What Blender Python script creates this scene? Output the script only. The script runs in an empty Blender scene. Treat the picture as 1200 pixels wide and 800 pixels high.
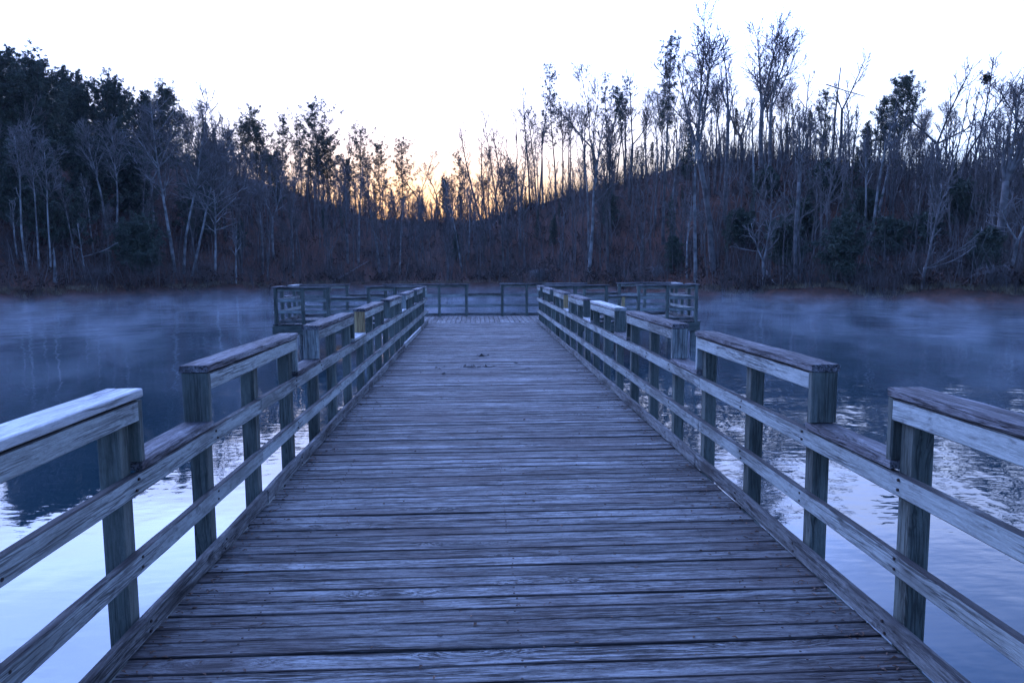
import bpy, math, random
import numpy as np
from mathutils import Vector, Matrix, noise as mnoise

# ------------------------------------------------------------------ camera numbers (fitted to the photograph)
F_PX, PITCH, YAW, EYE, ROLL = 829.2, 0.1039, 0.0487, 1.57, -0.0052
WATER = -0.90
scene = bpy.context.scene
col = scene.collection


def view_ray(px, py):
    u, v = px - 600.0, py - 400.0
    c, s = math.cos(ROLL), math.sin(ROLL)
    u, v = u * c + v * s, -u * s + v * c
    x, y, z = u / F_PX, 1.0, -v / F_PX
    c, s = math.cos(PITCH), math.sin(PITCH)
    y, z = y * c + z * s, -y * s + z * c
    c, s = math.cos(YAW), math.sin(YAW)
    return x * c + y * s, -x * s + y * c, z


def azimuth(px, py=313.0):
    x, y, z = view_ray(px, py)
    return math.atan2(x, y)


def to_px(x, y, z):
    z -= EYE
    c, s = math.cos(YAW), math.sin(YAW)
    x, y = x * c - y * s, x * s + y * c
    c, s = math.cos(PITCH), math.sin(PITCH)
    y, z = y * c - z * s, z * c + y * s
    u, v = F_PX * x / y, -F_PX * z / y
    c, s = math.cos(ROLL), math.sin(ROLL)
    return 600 + u * c - v * s, 400 + u * s + v * c


# ------------------------------------------------------------------ object helpers
def tag(o, label=None, cat=None, group=None, kind=None):
    if label: o['label'] = label
    if cat: o['category'] = cat
    if group: o['group'] = group
    if kind: o['kind'] = kind
    return o


def empty(name, loc, rz=0.0):
    o = bpy.data.objects.new(name, None)
    o.location = loc
    o.rotation_euler = (0, 0, rz)
    o.empty_display_size = 0.3
    col.objects.link(o)
    return o


class MB:
    """collects faces; build() links them as one mesh object"""

    def __init__(self):
        self.v, self.f = [], []

    def tube(self, pts, rads, n, cap=True):
        base = len(self.v)
        m = len(pts)
        ux = uy = uz = None
        for i in range(m):
            a = pts[i - 1] if i else pts[0]
            b = pts[i + 1] if i < m - 1 else pts[-1]
            tx, ty, tz = b[0] - a[0], b[1] - a[1], b[2] - a[2]
            l = math.sqrt(tx * tx + ty * ty + tz * tz) or 1.0
            tx, ty, tz = tx / l, ty / l, tz / l
            if ux is None:
                if abs(tz) < 0.8: ux, uy, uz = 0.0, 0.0, 1.0
                else: ux, uy, uz = 1.0, 0.0, 0.0
            d = ux * tx + uy * ty + uz * tz
            ux, uy, uz = ux - d * tx, uy - d * ty, uz - d * tz
            l = math.sqrt(ux * ux + uy * uy + uz * uz) or 1.0
            ux, uy, uz = ux / l, uy / l, uz / l
            wx, wy, wz = ty * uz - tz * uy, tz * ux - tx * uz, tx * uy - ty * ux
            p, r = pts[i], rads[i]
            for k in range(n):
                c, s = CS[n][k]
                c *= r; s *= r
                self.v.append((p[0] + ux * c + wx * s, p[1] + uy * c + wy * s, p[2] + uz * c + wz * s))
        for i in range(m - 1):
            o = base + i * n
            for k in range(n):
                k2 = (k + 1) % n
                self.f.append((o + k, o + k2, o + n + k2, o + n + k))
        if cap:
            o = base + (m - 1) * n
            self.f.append(tuple(o + k for k in range(n)))

    def mesh(self, name, mat, smooth=False):
        me = bpy.data.meshes.new(name)
        me.from_pydata(self.v, [], self.f)
        if smooth:
            me.polygons.foreach_set('use_smooth', [True] * len(me.polygons))
        if mat: me.materials.append(mat)
        me.update()
        return me

    def build(self, name, mat, parent=None, smooth=False):
        return link(name, self.mesh(name, mat, smooth), parent)


CS = {n: [(math.cos(2 * math.pi * k / n), math.sin(2 * math.pi * k / n)) for k in range(n)] for n in (3, 4, 5, 6, 7, 8, 10, 12, 14)}


def link(name, me, parent=None):
    o = bpy.data.objects.new(name, me)
    col.objects.link(o)
    if parent is not None: o.parent = parent
    return o


# ------------------------------------------------------------------ materials
def new_mat(name):
    m = bpy.data.materials.new(name)
    m.use_nodes = True
    nt = m.node_tree
    nt.nodes.clear()
    return m, nt


def N(nt, t, **kw):
    n = nt.nodes.new(t)
    for k, v in kw.items():
        if k == 'inp':
            for a, b in v.items(): n.inputs[a].default_value = b
        else: setattr(n, k, v)
    return n


def L(nt, a, b): nt.links.new(a, b)


def math_node(nt, op, a, b=None, clamp=False):
    n = N(nt, 'ShaderNodeMath', operation=op, use_clamp=clamp)
    for i, x in enumerate((a, b)):
        if x is None: continue
        if isinstance(x, (int, float)): n.inputs[i].default_value = x
        else: L(nt, x, n.inputs[i])
    return n.outputs[0]


def remap(nt, x, a, b, c=0.0, d=1.0, smooth=True):
    n = N(nt, 'ShaderNodeMapRange')
    n.interpolation_type = 'SMOOTHSTEP' if smooth else 'LINEAR'
    n.inputs['From Min'].default_value = a; n.inputs['From Max'].default_value = b
    n.inputs['To Min'].default_value = c; n.inputs['To Max'].default_value = d
    L(nt, x, n.inputs['Value'])
    return n.outputs['Result']


def mix_col(nt, fac, a, b, mode='MIX'):
    n = N(nt, 'ShaderNodeMix', data_type='RGBA', blend_type=mode)
    for i, x in ((0, fac), (6, a), (7, b)):
        if isinstance(x, (int, float)): n.inputs[i].default_value = x
        elif isinstance(x, tuple): n.inputs[i].default_value = (*x, 1) if len(x) == 3 else x
        else: L(nt, x, n.inputs[i])
    return n.outputs[2]


def wood(name, light, dark, crack_col, stain_col=(0.05, 0.04, 0.035), stain=0.5, per_board=False, bump=1.0, rough=0.82, tone_var=0.35, knots=1.0, mould=0.0, gw=0.125, crk_amt=0.9, ys=46.0, mottle=0.3):
    """weathered timber; grain runs along the object's own X axis"""
    m, nt = new_mat(name)
    out = N(nt, 'ShaderNodeOutputMaterial')
    bs = N(nt, 'ShaderNodeBsdfPrincipled')
    L(nt, bs.outputs[0], out.inputs[0])
    tc = N(nt, 'ShaderNodeTexCoord')
    if per_board:
        at = N(nt, 'ShaderNodeAttribute', attribute_name='board'); rnd = at.outputs['Fac']
    else:
        oi = N(nt, 'ShaderNodeObjectInfo'); rnd = oi.outputs['Random']
    w = math_node(nt, 'MULTIPLY', rnd, 91.7)

    def mapped(sc, src=None):
        mp = N(nt, 'ShaderNodeMapping'); mp.inputs['Scale'].default_value = sc
        L(nt, src or tc.outputs['Object'], mp.inputs['Vector'])
        return mp.outputs[0]

    def noise(vec, scale=1.0, detail=4.0, rough_=0.55, dist=0.0):
        n = N(nt, 'ShaderNodeTexNoise', noise_dimensions='4D')
        n.inputs['Scale'].default_value = scale; n.inputs['Detail'].default_value = detail
        n.inputs['Roughness'].default_value = rough_; n.inputs['Distortion'].default_value = dist
        L(nt, vec, n.inputs['Vector']); L(nt, w, n.inputs['W'])
        return n.outputs['Fac']
    # knots bend the grain round them
    kv = N(nt, 'ShaderNodeTexVoronoi', voronoi_dimensions='4D', feature='F1')
    kv.inputs['Scale'].default_value = 1.0
    L(nt, mapped((1.35, 5.2, 5.2)), kv.inputs['Vector']); L(nt, w, kv.inputs['W'])
    kd = kv.outputs['Distance']
    bend = remap(nt, kd, 0.42, 0.0, 0.0, 0.055 * knots)
    off = N(nt, 'ShaderNodeCombineXYZ'); L(nt, bend, off.inputs[1]); L(nt, bend, off.inputs[2])
    # slow waviness of the grain
    wav = noise(mapped((0.9, 3, 3)), 1.0, 2.0)
    wv = math_node(nt, 'MULTIPLY', math_node(nt, 'SUBTRACT', wav, 0.5), 0.05)
    off2 = N(nt, 'ShaderNodeCombineXYZ'); L(nt, wv, off2.inputs[1]); L(nt, wv, off2.inputs[2])
    ad = N(nt, 'ShaderNodeVectorMath', operation='ADD'); L(nt, tc.outputs['Object'], ad.inputs[0]); L(nt, off.outputs[0], ad.inputs[1])
    ad2 = N(nt, 'ShaderNodeVectorMath', operation='ADD'); L(nt, ad.outputs[0], ad2.inputs[0]); L(nt, off2.outputs[0], ad2.inputs[1])
    src = ad2.outputs[0]
    coarse = noise(mapped((4.2, ys, ys), src), 1.0, 7.0, 0.74)
    fine = noise(mapped((26.0, 190, 190), src), 1.0, 4.0, 0.7)
    speck = noise(mapped((34, 60, 60)), 1.0, 6.0, 0.72)
    mott = noise(mapped((5.5, 19, 19)), 1.0, 6.0, 0.68, 0.6)
    blotch = noise(mapped((1.6, 5, 5)), 1.0, 4.0, 0.6)
    crk = noise(mapped((1.7, 46, 46), src), 1.0, 3.0, 0.6)
    ck = math_node(nt, 'ABSOLUTE', math_node(nt, 'SUBTRACT', crk, 0.5))
    crack = remap(nt, ck, 0.05, 0.008)
    gate = remap(nt, noise(mapped((1.1, 9, 9)), 1.0, 3.0), 0.42, 0.56)
    crack = math_node(nt, 'MULTIPLY', crack, gate)
    knot = remap(nt, kd, 0.16, 0.07)
    kn_on = remap(nt, kv.outputs['Color'], 0.5, 0.56)
    knot = math_node(nt, 'MULTIPLY', math_node(nt, 'MULTIPLY', knot, kn_on), knots)
    g = math_node(nt, 'ADD', math_node(nt, 'MULTIPLY', remap(nt, coarse, 0.5 - gw, 0.5 + gw), 0.7), math_node(nt, 'MULTIPLY', remap(nt, fine, 0.38, 0.62), 0.3))
    c = mix_col(nt, g, dark, light)
    c = mix_col(nt, math_node(nt, 'MULTIPLY', remap(nt, speck, 0.5, 0.68), 0.55), c, dark)
    c = mix_col(nt, math_node(nt, 'MULTIPLY', remap(nt, mott, 0.53, 0.66), mottle), c, crack_col)
    # decorrelate tone from the noise offset
    tone2 = math_node(nt, 'FRACT', math_node(nt, 'MULTIPLY', rnd, 37.3))
    tone = remap(nt, tone2, 0, 1, 1 - tone_var, 1 + tone_var * 0.7, False)
    tn = N(nt, 'ShaderNodeCombineColor'); [L(nt, tone, tn.inputs[i]) for i in range(3)]
    c = mix_col(nt, 1.0, c, tn.outputs[0], 'MULTIPLY')
    c = mix_col(nt, math_node(nt, 'MULTIPLY', remap(nt, blotch, 0.46, 0.66), stain), c, stain_col)
    if mould:      # black weathering that has settled on the upward faces and their arrises
        ge = N(nt, 'ShaderNodeNewGeometry'); sz = N(nt, 'ShaderNodeSeparateXYZ'); L(nt, ge.outputs['True Normal'], sz.inputs[0])
        upm = math_node(nt, 'MULTIPLY', remap(nt, sz.outputs[2], 0.2, 0.6), remap(nt, noise(mapped((3.0, 16, 16)), 1.0, 5.0, .65), 0.24, 0.5))
        c = mix_col(nt, math_node(nt, 'MULTIPLY', upm, mould), c, crack_col)
    c = mix_col(nt, math_node(nt, 'MULTIPLY', crack, crk_amt), c, crack_col)
    c = mix_col(nt, math_node(nt, 'MULTIPLY', knot, 0.75), c, crack_col)
    if per_board:      # grime packed along the edges of every plank
        ed = N(nt, 'ShaderNodeAttribute', attribute_name='edge')
        em = math_node(nt, 'MULTIPLY', remap(nt, ed.outputs['Fac'], 0.74, 0.97), remap(nt, noise(mapped((2.5, 12, 12)), 1.0, 4.0), 0.3, 0.6, 0.45, 1.0))
        c = mix_col(nt, math_node(nt, 'MULTIPLY', em, 0.85), c, (0.018, 0.012, 0.011))
        dmp = N(nt, 'ShaderNodeTexNoise'); dmp.inputs['Scale'].default_value = 0.9; dmp.inputs['Detail'].default_value = 5; L(nt, tc.outputs['Object'], dmp.inputs['Vector'])
        c = mix_col(nt, math_node(nt, 'MULTIPLY', remap(nt, dmp.outputs['Fac'], .48, .68), 0.55), c, (0.05, 0.037, 0.036))
    L(nt, c, bs.inputs['Base Color'])
    rr = remap(nt, coarse, 0.3, 0.7, rough + 0.1, rough - 0.12)
    L(nt, rr, bs.inputs['Roughness'])
    bs.inputs['Specular IOR Level'].default_value = 0.35
    h = math_node(nt, 'SUBTRACT', math_node(nt, 'ADD', coarse, math_node(nt, 'MULTIPLY', fine, 0.35)), math_node(nt, 'MULTIPLY', crack, 1.2 * crk_amt))
    bp = N(nt, 'ShaderNodeBump'); bp.inputs['Strength'].default_value = 0.85; bp.inputs['Distance'].default_value = 0.006 * bump
    L(nt, h, bp.inputs['Height']); L(nt, bp.outputs[0], bs.inputs['Normal'])
    return m


M = {}
M['deck'] = wood('weathered_decking', (0.29, 0.295, 0.29), (0.026, 0.021, 0.020), (0.006, 0.004, 0.004), (0.042, 0.025, 0.022), 0.5, True, 1.8, 0.74, 0.4, 1.3, 0.0, 0.125, 0.95, 64.0, 0.5)
M['rail'] = wood('weathered_rail', (0.54, 0.565, 0.53), (0.25, 0.262, 0.243), (0.022, 0.018, 0.018), (0.10, 0.10, 0.088), 0.6, False, 0.8, 0.8, 0.2, 1.1, 0.95, 0.2, 0.6, 55.0, 0.5)
M['toe'] = wood('weathered_toe_board', (0.33, 0.33, 0.315), (0.09, 0.082, 0.077), (0.014, 0.011, 0.011), (0.036, 0.03, 0.027), 0.85, False, 1.2, 0.85, 0.2, 1.0, 0.6, 0.18, 0.75, 55.0, 0.85)
M['cap'] = wood('weathered_cap', (0.42, 0.405, 0.41), (0.09, 0.076, 0.08), (0.016, 0.012, 0.013), (0.06, 0.046, 0.05), 0.6, False, 1.5, 0.8, 0.2, 1.0, 0.6, 0.16, 0.85, 55.0, 0.7)
M['post'] = wood('green_treated_post', (0.20, 0.22, 0.19), (0.10, 0.112, 0.096), (0.02, 0.021, 0.018), (0.06, 0.067, 0.054), 0.6, False, 0.8, 0.85, 0.25, 0.8, 0.0, 0.2, 0.6, 60.0)
M['pale'] = wood('clean_pale_board', (0.62, 0.61, 0.59), (0.33, 0.315, 0.30), (0.06, 0.055, 0.045), (0.36, 0.335, 0.31), 0.5, False, 0.5, 0.75, 0.08, 1.4, 0.0, 0.16, 0.6, 45.0, 0.3)
M['new'] = wood('fresh_tan_board', (0.56, 0.40, 0.20), (0.44, 0.29, 0.13), (0.2, 0.12, 0.06), (0.4, 0.26, 0.12), 0.3, False, 0.4, 0.75, 0.05, 0.4)


def plain(name, colr, rough=0.8, metal=0.0, var=0.0, scale=8.0, dark=None):
    m, nt = new_mat(name)
    out = N(nt, 'ShaderNodeOutputMaterial'); bs = N(nt, 'ShaderNodeBsdfPrincipled')
    L(nt, bs.outputs[0], out.inputs[0])
    bs.inputs['Roughness'].default_value = rough; bs.inputs['Metallic'].default_value = metal
    bs.inputs['Base Color'].default_value = (*colr, 1)
    if dark:
        tc = N(nt, 'ShaderNodeTexCoord'); oi = N(nt, 'ShaderNodeObjectInfo')
        n = N(nt, 'ShaderNodeTexNoise', noise_dimensions='4D'); n.inputs['Scale'].default_value = scale; n.inputs['Detail'].default_value = 5
        L(nt, tc.outputs['Object'], n.inputs['Vector']); L(nt, math_node(nt, 'MULTIPLY', oi.outputs['Random'], 50.0), n.inputs['W'])
        L(nt, mix_col(nt, remap(nt, n.outputs['Fac'], 0.35, 0.65), dark, colr), bs.inputs['Base Color'])
    return m


M['nail'] = plain('rusty_nail', (0.05, 0.035, 0.03), 0.6, 0.6)
M['bark'] = plain('grey_bark', (0.18, 0.165, 0.155), 0.9, dark=(0.08, 0.07, 0.065), scale=1.8)
M['pale_bark'] = plain('pale_bark', (0.32, 0.31, 0.295), 0.85, dark=(0.10, 0.095, 0.09), scale=1.3)
M['dark_bark'] = plain('dark_bark', (0.13, 0.115, 0.10), 0.9, dark=(0.06, 0.05, 0.045), scale=1.5)
M['twig'] = plain('twig_bark', (0.165, 0.142, 0.13), 0.9, dark=(0.09, 0.078, 0.072), scale=0.8)
M['pale_twig'] = plain('pale_twig_bark', (0.19, 0.175, 0.168), 0.9, dark=(0.11, 0.10, 0.095), scale=0.8)
M['needle'] = plain('pine_needles', (0.085, 0.105, 0.068), 0.8, dark=(0.045, 0.06, 0.04), scale=0.7)
M['cedar'] = plain('cedar_foliage', (0.078, 0.10, 0.07), 0.8, dark=(0.042, 0.06, 0.042), scale=0.9)
M['russet'] = plain('russet_leaves', (0.08, 0.035, 0.022), 0.85, dark=(0.035, 0.018, 0.013), scale=0.5)
M['brush'] = plain('brush_twigs', (0.125, 0.095, 0.082), 0.9, dark=(0.05, 0.04, 0.037), scale=0.3)
M['straw'] = plain('dry_shore_grass', (0.30, 0.24, 0.15), 0.9, dark=(0.14, 0.11, 0.07), scale=1.0)
M['leaf'] = plain('dead_leaf', (0.16, 0.085, 0.05), 0.8, dark=(0.07, 0.04, 0.03), scale=6.0)
M['wet_leaf'] = plain('wet_dark_leaf', (0.02, 0.018, 0.017), 0.6, dark=(0.01, 0.009, 0.009), scale=9.0)

# ------------------------------------------------------------------ timber pieces (length along local X)
rng = random.Random(11)


def plank_verts(length, wy, wz, seed, step=0.22, rough=0.0016, chamfer=0.005, cup=0.0):
    """a sawn board with eased edges and slightly wandering faces, centred on X axis mid-line"""
    r = random.Random(seed)
    n = max(2, int(length / step) + 1)
    c = min(chamfer, wy * 0.3, wz * 0.3)
    hy, hz = wy / 2, wz / 2
    prof = [(-hy + c, -hz), (hy - c, -hz), (hy, -hz + c), (hy, hz - c), (hy - c, hz), (0.0, hz), (-hy + c, hz), (-hy, hz - c), (-hy, -hz + c)]
    vs, fs = [], []
    oy, oz = r.uniform(-50, 50), r.uniform(-50, 50)
    m = len(prof)
    for i in range(n + 1):
        x = -length / 2 + length * i / n
        dy = (mnoise.noise((x * 0.9, oy, 1.0)) * 2.2) * rough
        dz = (mnoise.noise((x * 0.9, oz, 4.0)) * 2.2) * rough
        for j, (y, z) in enumerate(prof):
            k = r.uniform(-1, 1) * rough * 0.6
            zz = z + dz + (cup * (abs(y) / hy) ** 2 if z > 0 else 0) - (cup * 0.0 if j != 5 else cup * 0.5)
            e = 0.0
            if i in (0, n): e = r.uniform(-0.002, 0.002)
            vs.append((x + e, y + dy + k, zz + r.uniform(-1, 1) * rough * 0.35))
    for i in range(n):
        a = i * m
        for j in range(m):
            j2 = (j + 1) % m
            fs.append((a + j, a + m + j, a + m + j2, a + j2))
    fs.append(tuple(range(m)))
    fs.append(tuple(reversed(range(n * m, n * m + m))))
    return vs, fs


def timber(name, mat, parent, p0, p1, wy, wz, seed=None, roll=0.0, **kw):
    """a board whose local X runs from p0 to p1 (in the parent's frame); wz is its local Z thickness"""
    p0, p1 = Vector(p0), Vector(p1)
    d = p1 - p0
    seed = rng.random() if seed is None else seed
    vs, fs = plank_verts(d.length, wy, wz, seed, **kw)
    me = bpy.data.meshes.new(name)
    me.from_pydata(vs, [], fs)
    me.materials.append(mat)
    o = link(name, me, parent)
    x = d.normalized()
    ref = Vector((0, 0, 1)) if abs(x.z) < 0.9 else Vector((0, 1, 0))
    y = ref.cross(x).normalized(); z = x.cross(y)
    R = Matrix((x, y, z)).transposed() @ Matrix.Rotation(roll, 3, 'X')
    o.matrix_local = Matrix.Translation((p0 + p1) / 2) @ R.to_4x4()
    return o


def nail(parent, world_loc, normal, r=0.005):
    """small nail head, a sub-part of the board it holds"""
    mb = MB()
    nrm = Vector(normal)
    a = Vector(world_loc)
    mb.tube([tuple(a - nrm * 0.004), tuple(a + nrm * 0.003)], [r, r], 8)
    o = mb.build('nail', M['nail'], parent)
    o.matrix_parent_inverse = parent.matrix_basis.inverted()
    return o


Z_RAISED, Z_LOW, Z_MID, Z_TOE = 1.066, 0.722, 0.388, 0.105


def railing(label, origin, direction, length, sections, posts, inner=1, end_blocks=True, post_bottom=-0.30, joints=(), style=None, rails_front=True, toe_gap=0.018):
    """Local frame: X along the rail, Y towards the side the boards are nailed on (face at y=0), Z up.
    sections: raised spans (x0, x1); everything between them carries the low cap."""
    style = style or {}
    ang = math.atan2(direction[1], direction[0])
    root = empty('wooden_railing', (origin[0], origin[1], 0.0), ang)
    tag(root, label, 'railing', 'railings round the dock')
    s = inner          # +1: the nailed face looks to local +Y, -1: to local -Y
    T = 0.038

    def Y(y): return y * s
    # posts
    raised_at = lambda x: any(a <= x <= b for a, b in sections)
    for i, x in enumerate(posts):
        top = Z_RAISED - T - 0.003 if raised_at(x) else Z_LOW - 0.012
        mat = M['new'] if i in style.get('new_posts', ()) else M['post']
        jx = rng.uniform(-.006, .006)
        timber('post', mat, root, (x + jx, Y(-0.0845), post_bottom), (x + rng.uniform(-.005, .005), Y(-0.0845 + rng.uniform(-.001, .001)), top), 0.089, 0.089, step=0.3, chamfer=0.006)
    # continuous boards, butted at the joints
    cuts = [0.0] + [j for j in joints if 0 < j < length] + [length]
    for name, ztop, mat, yoff in (('top_rail', Z_LOW, 'rail', 0.0), ('middle_rail', Z_MID, 'rail', 0.0), ('toe_rail', Z_TOE, 'toe', 0.022)):
        if name == 'toe_rail' and not rails_front: yoff = 0.0
        for k in range(len(cuts) - 1):
            a, b = cuts[k] + 0.002, cuts[k + 1] - 0.002
            dz = [rng.uniform(-.004, .004) for _ in range(2)]
            dy = [rng.uniform(-.003, .004) for _ in range(2)]
            mt = M[mat]
            if name == 'toe_rail' and k in style.get('pale_toe', ()): mt = M['pale']; dz = [0.022, 0.004]
            h = 0.092
            o = timber(name, mt, root, (a, Y(-T / 2 + yoff + dy[0]), ztop - h / 2 + dz[0]), (b, Y(-T / 2 + yoff + dy[1]), ztop - h / 2 + dz[1]), T, h, step=0.16, rough=0.0028, chamfer=0.006)
            for x in posts:
                if a + 0.06 < x < b - 0.06 and x in style.get('nailed', posts):
                    for dzn in (0.022, -0.02):
                        nail(o, (x + rng.uniform(-.02, .02), Y(yoff + 0.0015 + (dy[0] + dy[1]) / 2), ztop - h / 2 + dzn), (0, s, 0), 0.0065)
    # raised sections
    for k, (a, b) in enumerate(sections):
        pale = k in style.get('pale_caps', ())
        sag = rng.uniform(-.004, .004)
        cap = timber('cap_board', M['pale' if pale else 'cap'], root, (a, Y(-0.072), Z_RAISED - T / 2), (b, Y(-0.072 + rng.uniform(-.004, .004)), Z_RAISED - T / 2 + sag), 0.15, T, step=0.12, rough=0.0012 if pale else 0.003, chamfer=0.005)
        timber('face_rail', M['rail'], root, (a + T + 0.002, Y(-T / 2), Z_RAISED - T - 0.05), (b - T - 0.002, Y(-T / 2), Z_RAISED - T - 0.05 + sag), T, 0.089, step=0.16, rough=0.0024, chamfer=0.005)
        if end_blocks:
            for e, x in ((0, a + T / 2 + 0.004), (1, b - T / 2 - 0.004)):
                mat = M['new'] if (k, e) in style.get('new_blocks', ()) else M['post' if (k + e) % 3 else 'rail']
                timber('end_block', mat, root, (x, Y(-0.07), Z_LOW + T + 0.004), (x, Y(-0.07), Z_RAISED - T - 0.004), 0.138 if abs(direction[1]) > .5 else 0.138, T, step=0.15, roll=math.pi / 2)
    # low caps between raised sections
    edges = sorted(sections)
    gaps = [(edges[i][1], edges[i + 1][0]) for i in range(len(edges) - 1)]
    if edges and edges[0][0] > 0.2: gaps.insert(0, (0.0, edges[0][0]))
    if edges and edges[-1][1] < length - 0.2: gaps.append((edges[-1][1], length))
    for k, (a, b) in enumerate(gaps):
        ext = T + 0.006
        timber('low_cap', M['pale'] if k in style.get('pale_low', ()) else M['cap'], root, (max(0, a - ext), Y(-0.068), Z_LOW + T / 2 + 0.003), (min(length, b + ext), Y(-0.068), Z_LOW + T / 2 + 0.003), 0.142, T - 0.002, step=0.12, rough=0.0026)
    return root


# ---- walkway railings: posts every 0.873 m, raised over three posts, open over the next bay
XL, XR = -1.425, 1.715
END_Y = 20.33
PER = 2.618


def walkway(near2, far1, y0, end):
    secs = [(near2 + PER * (n - 2) - y0, min(far1 + PER * (n - 1), end) - y0) for n in range(0, 9)]
    secs = [(max(0.02, a), b) for a, b in secs if b - a > 0.25]
    posts = []
    for n in range(0, 9):
        a, b = near2 + PER * (n - 2), far1 + PER * (n - 1)
        for x in (a + 0.085, (a + b) / 2 - 0.02, b - 0.092):
            if y0 + 0.05 < x < end - 0.04: posts.append(x - y0)
    return secs, posts


y0 = -2.0
secs, posts = walkway(3.77, 3.04, y0, END_Y)
nailed = [p for p in posts if 3 < p < 11]
railing('long weathered railing on the left of the walkway, its first cap clean and pale', (XL, y0), (0, 1), END_Y - y0, secs, posts, inner=-1,
        joints=(6.65, 11.1, 15.7, 19.7), style=dict(pale_caps=(1,), new_blocks=((4, 0),), pale_low=(4, 6), pale_toe=(3,), nailed=nailed))
y0 = -2.0
secs, posts = walkway(3.517, 2.847, y0, END_Y)
nailed = [p for p in posts if 3 < p < 11]
railing('long weathered railing on the right of the walkway, every cap grey except one', (XR, y0), (0, 1), END_Y - y0, secs, posts, inner=1,
        joints=(7.35, 11.75, 16.05, 19.95), style=dict(pale_caps=(4,), new_blocks=((6, 0),), pale_low=(5, 6), nailed=nailed))

# ---- platform railings
PXL, PXR, PY0, PY1 = -5.80, 6.47, 20.35, 23.25
railing('short front railing of the platform, left of the walkway', (PXL, PY0 + 0.127), (1, 0), -1.58 - PXL,
        [(0.0, 1.68), (2.60, 4.20)], [0.09, 0.85, 1.56, 2.70, 3.45, 4.15], inner=1, end_blocks=False, post_bottom=-0.32, style=dict(nailed=()))
railing('short front railing of the platform, right of the walkway, one post fresh tan', (1.88, PY0 + 0.127), (1, 0), PXR - 1.88,
        [(0.0, 1.95), (2.72, 4.59)], [0.06, 0.95, 1.86, 2.36, 2.80, 3.65, 4.50], inner=1, end_blocks=False, post_bottom=-0.32, style=dict(nailed=(), new_posts=(3,)))
railing('side railing closing the left end of the platform', (PXL + 0.127, PY0 + 0.14), (0, 1), PY1 - PY0 - 0.16,
        [(0.0, 0.9), (1.65, 2.74)], [0.75, 1.5, 2.15], inner=-1, end_blocks=False, post_bottom=-0.32, style=dict(nailed=(), pale_caps=(1,)))
railing('side railing closing the right end of the platform', (PXR - 0.127, PY0 + 0.14), (0, 1), PY1 - PY0 - 0.16,
        [(0.0, 0.9), (1.65, 2.74)], [0.75, 1.5, 2.15], inner=1, end_blocks=False, post_bottom=-0.32, style=dict(nailed=(), pale_caps=(1,)))
railing('back railing along the far edge of the platform, facing the wooded bank', (PXL, PY1 - 0.127), (1, 0), PXR - PXL,
        [(0.0, 1.72), (2.75, 5.56), (6.52, 9.40), (10.35, 12.27)], [0.09, 0.9, 1.62, 2.85, 3.7, 4.57, 5.45, 6.52 + 0.09, 7.41, 8.3, 9.3, 10.45, 11.3, 12.18], inner=1,
        end_blocks=False, post_bottom=-0.32, joints=(3.7, 7.41, 9.9), rails_front=False, style=dict(nailed=()))

# ------------------------------------------------------------------ dock: decking, stringers, piles
dock = empty('dock', (0, 0, WATER))
tag(dock, 'grey weathered wooden dock of worn planks ending in a wide platform over water', 'dock')


def in_dock(o):
    o.parent = dock
    o.matrix_parent_inverse = Matrix.Translation((0, 0, -WATER))
    return o


def decking(name, boards, along_x=True):
    """one sheet of separate planks; every plank keeps its own number for the grain"""
    V, Fc, B = [], [], []
    for (p, q, w, zoff, tilt, seed) in boards:
        ln = (Vector(q) - Vector(p)).length
        vs, fs = plank_verts(ln, w, 0.038, seed, step=0.3, rough=0.0016, chamfer=0.004, cup=0.002)
        mid = (Vector(p) + Vector(q)) / 2
        d = (Vector(q) - Vector(p)).normalized()
        o = len(V)
        ct, st = math.cos(tilt), math.sin(tilt)
        for x, y, z in vs:
            y, z = y * ct - z * st, y * st + z * ct
            V.append((mid.x + d.x * x - d.y * y, mid.y + d.y * x + d.x * y, z + zoff - 0.019 + 0.0))
        for f in fs:
            Fc.append(tuple(i + o for i in f)); B.append(seed)
    me = bpy.data.meshes.new(name)
    me.from_pydata(V, [], Fc)
    at = me.attributes.new('board', 'FLOAT', 'FACE')
    at.data.foreach_set('value', B)
    eg = me.attributes.new('edge', 'FLOAT', 'POINT')
    prof = [0.95, 0.95, 1.3, 1.3, 0.95, 0.0, 0.95, 1.3, 1.3]
    eg.data.foreach_set('value', [prof[i % 9] for i in range(len(V))])
    return me


r = random.Random(5)
boards = []
y = -2.6
while y < END_Y - 0.02:
    w = r.choice((0.108, 0.111, 0.113, 0.115))
    gap = r.choice((0.004, 0.005, 0.006, 0.007, 0.009, 0.013))
    if y + w > END_Y: w = END_Y - y
    sk = r.uniform(-.006, .006)
    boards.append(((XL + 0.004 + r.uniform(-.012, .012), y + w / 2 - sk / 2, 0), (XR - 0.008 + r.uniform(-.012, .012), y + w / 2 + sk / 2, 0), w, r.uniform(-.0045, .002), r.uniform(-.012, .012), r.random()))
    y += w + gap
me = decking('walkway_decking', boards); me.materials.append(M['deck'])
in_dock(link('walkway_decking', me))

near_deck = bpy.data.objects['walkway_decking']
for (p, q, w_, zo, ti, sd_) in [b_ for b_ in boards if 2.2 < b_[0][1] < 5.7]:
    for xn in (-1.02, 0.17, 1.31):
        for dy in (-.034, .036):
            mb = MB(); xx, yy = xn + r.uniform(-.012, .012), (p[1] + q[1]) / 2 + dy + r.uniform(-.006, .006)
            mb.tube([(xx, yy, zo - .003), (xx, yy, zo + .0025)], [.0058, .0052], 8)
            mb.build('nail', M['nail'], near_deck)

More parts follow.
